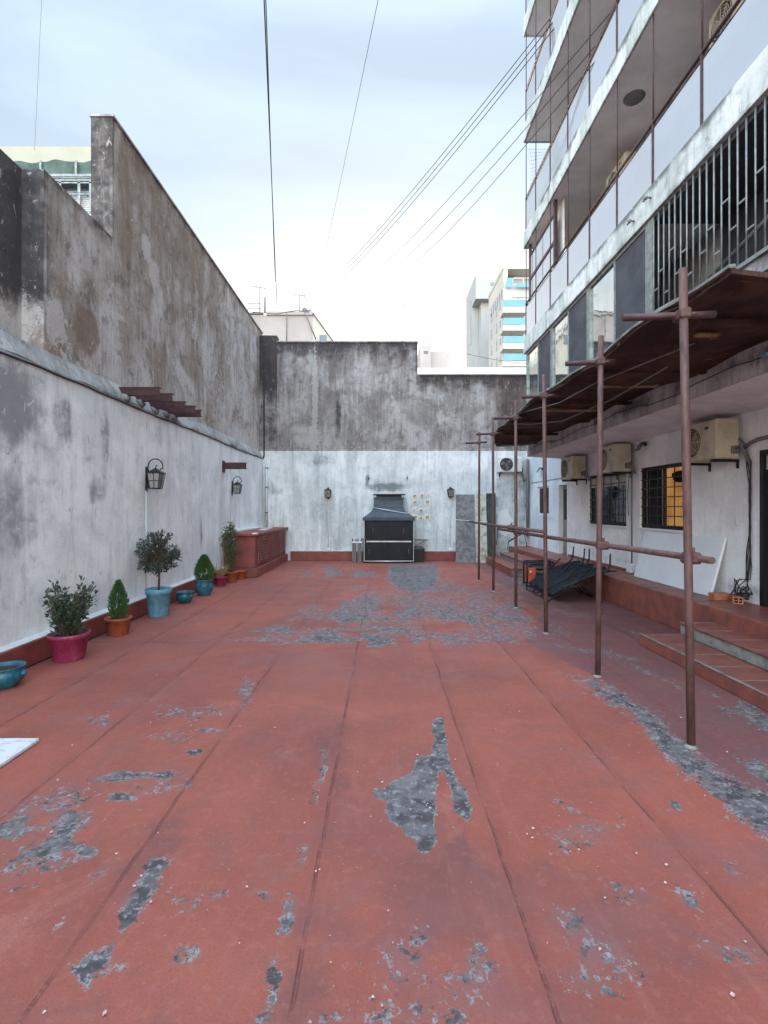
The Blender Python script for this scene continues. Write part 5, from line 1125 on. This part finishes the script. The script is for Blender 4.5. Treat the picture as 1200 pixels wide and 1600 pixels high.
m_ = MB(); m_.hull8([(-4.14, 29.98, 13.12), (-4.05, 29.98, 13.10), (-4.05, 30.2, 13.10), (-4.14, 30.2, 13.12)], [(-2.85, 29.98, 11.33), (-2.76, 29.98, 11.3), (-2.76, 30.2, 11.3), (-2.85, 30.2, 11.33)]); m_.build('roof_edge', M['greywood'], nb)
m_ = MB(); m_.blob((-4.6, 30.2, 13.3), .18, 8); m_.blob((-4.35, 30.2, 13.25), .13, 8); m_.tube([(-6.9, 30, 13.1), (-6.9, 30, 14.0)], .05, 6); m_.tube([(-5.6, 29.85, 13.0), (-5.6, 29.85, 11.2)], .03, 5); m_.tube([(-7.6, 29.9, 13.1), (-6.2, 29.9, 13.0), (-5.0, 29.88, 13.2), (-4.3, 29.88, 13.1)], .025, 5); m_.tube([(-4.6, 29.9, 13.2), (-3.9, 29.9, 11.5)], .03, 5); m_.box(-8.4, -7.0, 29.9, 30.1, 13.0, 13.08)
m_.build('roof_pipes', M['greycable'], nb)
m_ = MB(); m_.box(-3.7, -3.3, 30.0, 30.04, 11.3, 11.8); m_.build('window', M['farglass'], nb)
def antenna(p, h, lb, s=1):
    o = thing('antenna', lb, 'antenna', p, 0, 'rooftop antennas'); m = MB(); x, y, z = p
    m.tube([(x, y, z), (x, y, z+h)], .022*s, 5); m.build('mast', M['greycable'], o)
    m = MB(); m.tube([(x-.35*s, y, z+h*1.0), (x+.4*s, y, z+h*.92)], .014*s, 4)
    for i in range(5): xx = x-.3*s+i*.15*s; m.tube([(xx, y, z+h*.98-.12*s), (xx, y, z+h*.98+.12*s)], .010*s, 4)
    m.build('aerial', M['greycable'], o)
p = PX(405, 490, 30); antenna(p, 1.6, 'tall thin antenna on the pink house, leftmost'); p = PX(468, 487, 30); antenna(p, 1.0, 'short antenna above the pink house roof, right of centre'); p = PX(630, 540, 40); antenna((p.x, 40, p.z-1), 4.4, 'distant lone antenna over the middle of the back wall', 1)
o = thing('tv_frame', 'small metal railing frame on the pink house roof', 'railing', PX(398, 490, 30)); m_ = MB(); q = PX(398, 490, 30)
m_.tube([(q.x-.4, 30, q.z), (q.x-.4, 30, q.z+.6), (q.x+.35, 30, q.z+.6), (q.x+.35, 30, q.z)], .02, 5); m_.tube([(q.x-.4, 30, q.z+.3), (q.x+.35, 30, q.z+.3)], .015, 5); m_.build('rail_tube', M['greycable'], o)

# tower with cyan balconies
tb = thing('apartment_tower', 'distant cream tower with sky blue balcony panels stacked at its corner', 'building', (15, 52, 0))
m_ = MB(); m_.box(11.8, 19, 50, 57, 0, 23.6); m_.box(13.2, 19, 51.5, 57, 23.6, 25.0); m_.build('wall', M['towerwall'], tb)
m_ = MB(); m_.box(11.8, 12.15, 50, 57, 23.601, 25.0); m_.box(11.75, 19, 49.95, 57, 25.001, 25.35); m_.box(12.15, 12.2, 50.0, 50.1, 23.6, 25.0); m_.build('roof_frame', M['creamside'], tb)
for j, py in enumerate((434, 474, 502, 530.5, 558, 586, 614)):
    z = H-(py-794)/16.5; z0 = z-.31; bb = None
    if j:
        m_ = MB(); m_.box(11.42, 13.7, 48.5, 49.998, z0-.55, z0-.05); bb = m_.build('balcony', M['creamside'], tb)
        m_ = MB(); m_.box(11.44, 13.68, 48.46, 48.499, z0, z+.33); m_.build('cyan_panel', M['cyan'], bb)
        m_ = MB(); m_.box(12.6, 14.2, 49.9, 49.97, z+.1, z+1.15); wv = m_.build('window', M['shutter'], tb)
        m_ = MB(); m_.box(13.2, 13.24, 49.86, 49.899, z+.1, z+1.15); m_.box(12.6, 14.2, 49.86, 49.899, z+1.08, z+1.15); m_.build('window_frame', M['farglass'], wv)
    else:
        m_ = MB(); m_.box(12.0, 12.6, 49.6, 49.64, z-.4, z+.5); m_.box(12.9, 16, 49.6, 49.64, z-.4, z-.0); bb = m_.build('cyan_panel', M['cyan'], tb)
        m_ = MB(); 
        for xx in (12.6, 13.6, 14.6): m_.box(xx, xx+.05, 49.6, 49.65, z, z+.5)
        m_.box(12.6, 16, 49.6, 49.65, z+.45, z+.5); m_.build('railing', M['white_paint'], bb)
m_ = MB()
for j in range(9):
    z = 22.4-j*1.75
    m_.box(11.77, 11.799, 51.2, 51.7, z-.8, z-.2); m_.box(11.77, 11.799, 55.2, 55.8, z-.6, z+.3); m_.box(11.77, 11.799, 52.8, 53.3, z-.9, z+.1)
for j in range(6): m_.box(11.77, 11.799, 50.6+j*.95, 51.0+j*.95, 22.4, 23.3)
m_.build('window_row', M['farglass'], tb)
tg = thing('apartment_tower', 'plain grey concrete slab tower behind the one with blue balconies', 'building', (13, 64, 0))
m_ = MB(); m_.box(10.9, 18, 60, 66.9, 26.2, 29.1); m_.box(11.7, 18, 61.0, 66.9, 0, 26.199); m_.box(10.9, 11.69, 62.5, 66.9, 0, 26.199); m_.build('wall', M['greywall'], tg)
m_ = MB(); m_.box(12.6, 13.7, 59.95, 59.999, 27.7, 28.1); m_.box(10.86, 10.899, 63.2, 63.9, 22, 27.3); m_.build('window', M['farglass'], tg)

# left neighbour with green netting
ng = thing('apartment_building', 'distant cream building with green netting and slatted balcony above the left wall', 'building', (-14, 23, 0))
k = 40.0; zf = lambda py: H-(py-794)/k
m_ = MB(); m_.box(-24, -11.0, 21, 27, 0, H+565*21/800); m_.build('wall', M['creamwall'], ng)
m_ = MB(); m_.grid(np.linspace(-20, -11.1, 60), np.linspace(zf(268), zf(243), 5), lambda a_, b_: (a_, 20.3+.06*math.sin(a_*4)+.03*math.sin(a_*9+b_*5), b_-.025*(1+math.sin(a_*2.1))*(b_ > zf(250)))); m_.build('green_netting', M['greennet'], ng)
m_ = MB()
for px in (5, 57, 113, 145): x = (px-598)/k; m_.box(x-.04, x+.04, 20.22, 20.26, zf(268), zf(244))
m_.box(-20, -11.1, 20.1, 20.9, zf(273), zf(269)); m_.box(-20, -11.1, 20.05, 20.10, zf(285), zf(283)); m_.build('balcony_rail', M['frame_al'], ng)
m_ = MB()
for i in range(4): m_.box(-20, -11.1, 20.12, 20.18, zf(283-i*2.7), zf(281.6-i*2.7))
m_.build('slats', M['frame_al'], ng)
m_ = MB()
for px in (60, 92, 122, 140): x = (px-598)/k; m_.box(x-.05, x+.05, 20.05, 20.1, zf(330), zf(281))
m_.box(-15, -11.1, 20.04, 20.1, zf(303), zf(301)); m_.box(-15, -11.1, 20.04, 20.1, zf(299.6), zf(298.6)); m_.box(-15, -11.1, 20.04, 20.1, zf(281.5), zf(280)); m_.build('window_frame', M['frame_al'], ng)
m_ = MB(); m_.box(-15, -11.1, 20.4, 20.5, zf(299), zf(282)); m_.build('pane', M['farglass'], ng)
m_ = MB()
for i in range(14): m_.box(-15, -11.1, 20.2, 20.3, zf(306+i*3.2), zf(303.6+i*3.2))
m_.build('blind', M['shutter'], ng)
m_ = MB(); m_.hull8([(-14.2, 19.8, zf(268)), (-14.1, 19.8, zf(268)), (-14.1, 19.9, zf(268)), (-14.2, 19.9, zf(268))], [(-11.2, 19.8, zf(345)), (-11.1, 19.8, zf(345)), (-11.1, 19.9, zf(345)), (-11.2, 19.9, zf(345))]); m_.build('stair_rail', M['white_paint'], ng)

# overhead cables
def wire(a_, b_, r, lb, sag=.25, mat='cable'):
    A, B = Vector(a_), Vector(b_); m = MB(); m.tube([A.lerp(B, t_)-Vector((0, 0, sag*4*t_*(1-t_))) for t_ in np.linspace(0, 1, 24)], r, 5)
    m.build('overhead_cable', M[mat], label=lb, cat='cable', group='cables crossing the sky')
wire(PX(433, 470, 25)-Vector((0, 0, .3)), PX(409, -90, 9), .014, 'thick dark overhead cable near the middle left, left strand', .05)
wire(PX(430, 440, 25), PX(412.5, -90, 9), .012, 'thick dark overhead cable near the middle left, right strand', .12)
wire(PX(500, 432, 30), PX(603, -60, 9), .006, 'single thin cable slanting down the centre of the sky', .1)
names = ['uppermost', 'second from top', 'third from top']
for i in range(3):
    wire(PX(505+i*8, 450-i*1, 30), PX(905+i*8, -30+i*2, 10.2-.2*i), .010, 'diagonal cable of the upper bundle reaching the balconies, %s' % names[i], .35)
for i in range(3):
    wire(PX(565+i*22, 443-i*3, 30), PX(975+i*11, -5+i*9, 8.0-.2*i), .008, 'diagonal cable of the lower bundle reaching the balconies, %s' % names[i], .35+.1*i)
wire(PX(66, -20, 12), PX(54, 235, 14), .004, 'faint thin vertical wire at the far left of the sky', 0, 'greycable')
wire(PX(640, 572, 30), PX(830, 580, 30), .012, 'thin wire low over the neighbouring roof', .1); wire(PX(730, 553, 40), PX(825, 568, 40), .018, 'thin sagging wire in front of the distant towers', .1)
wire((-4.4, 28, 13.3), (-2.8, 28, 12.3), .01, 'short cable drooping from the pink house roof', .2)

# white net hanging off the far balcony corner
m_ = MB()
nu, nv = 10, 14; A0, A1, B0, B1 = PX(824, 233, 12.9), PX(858, 233, 12.9), PX(823, 318, 12.9), PX(838, 290, 12.9)
def npt(u, v): a_ = A0.lerp(A1, u); b_ = B0.lerp(B1, u); return a_.lerp(b_, v)+Vector((.10*math.sin(v*math.pi), 0, 0))
for i in range(nu+1): m_.tube([npt(i/nu, j/6) for j in range(7)], .004, 3)
for j in range(nv+1): m_.tube([npt(i/4, j/nv) for i in range(5)], .004, 3)
m_.build('safety_net', M['net'], label='white safety net drooping from the far corner of the upper balcony', cat='net')

# loose paint flakes lying on the floor
m_ = MB(); cnt = 0
idx = np.where((peelA > .35) & (FY > 1.4) & (FY < 14))[0]
while cnt < 520:
    if random.random() < .75: q = int(idx[random.randrange(len(idx))]); x, y = FX[q]+random.uniform(-.25, .25), FY[q]+random.uniform(-.25, .25)
    else: x, y = random.uniform(-3.5, 3.0), random.uniform(1.5, 12)
    a_ = random.uniform(0, 6.28); r_ = random.uniform(.003, .009); z = .004
    pts = [(x+r_*random.uniform(.5, 1.2)*math.cos(a_+k*1.257), y+r_*random.uniform(.5, 1.2)*math.sin(a_+k*1.257), z+random.uniform(0, .006)) for k in range(5)]
    m_.add(pts, [(0, 1, 2, 3, 4)]); cnt += 1
M['flake'] = simple('paint_flake', (.50,.42,.41), .8, var=.4, scale=30, bump=0, c2=(.34,.13,.11))
m_.build('paint_flakes', M['flake'], kind='stuff')
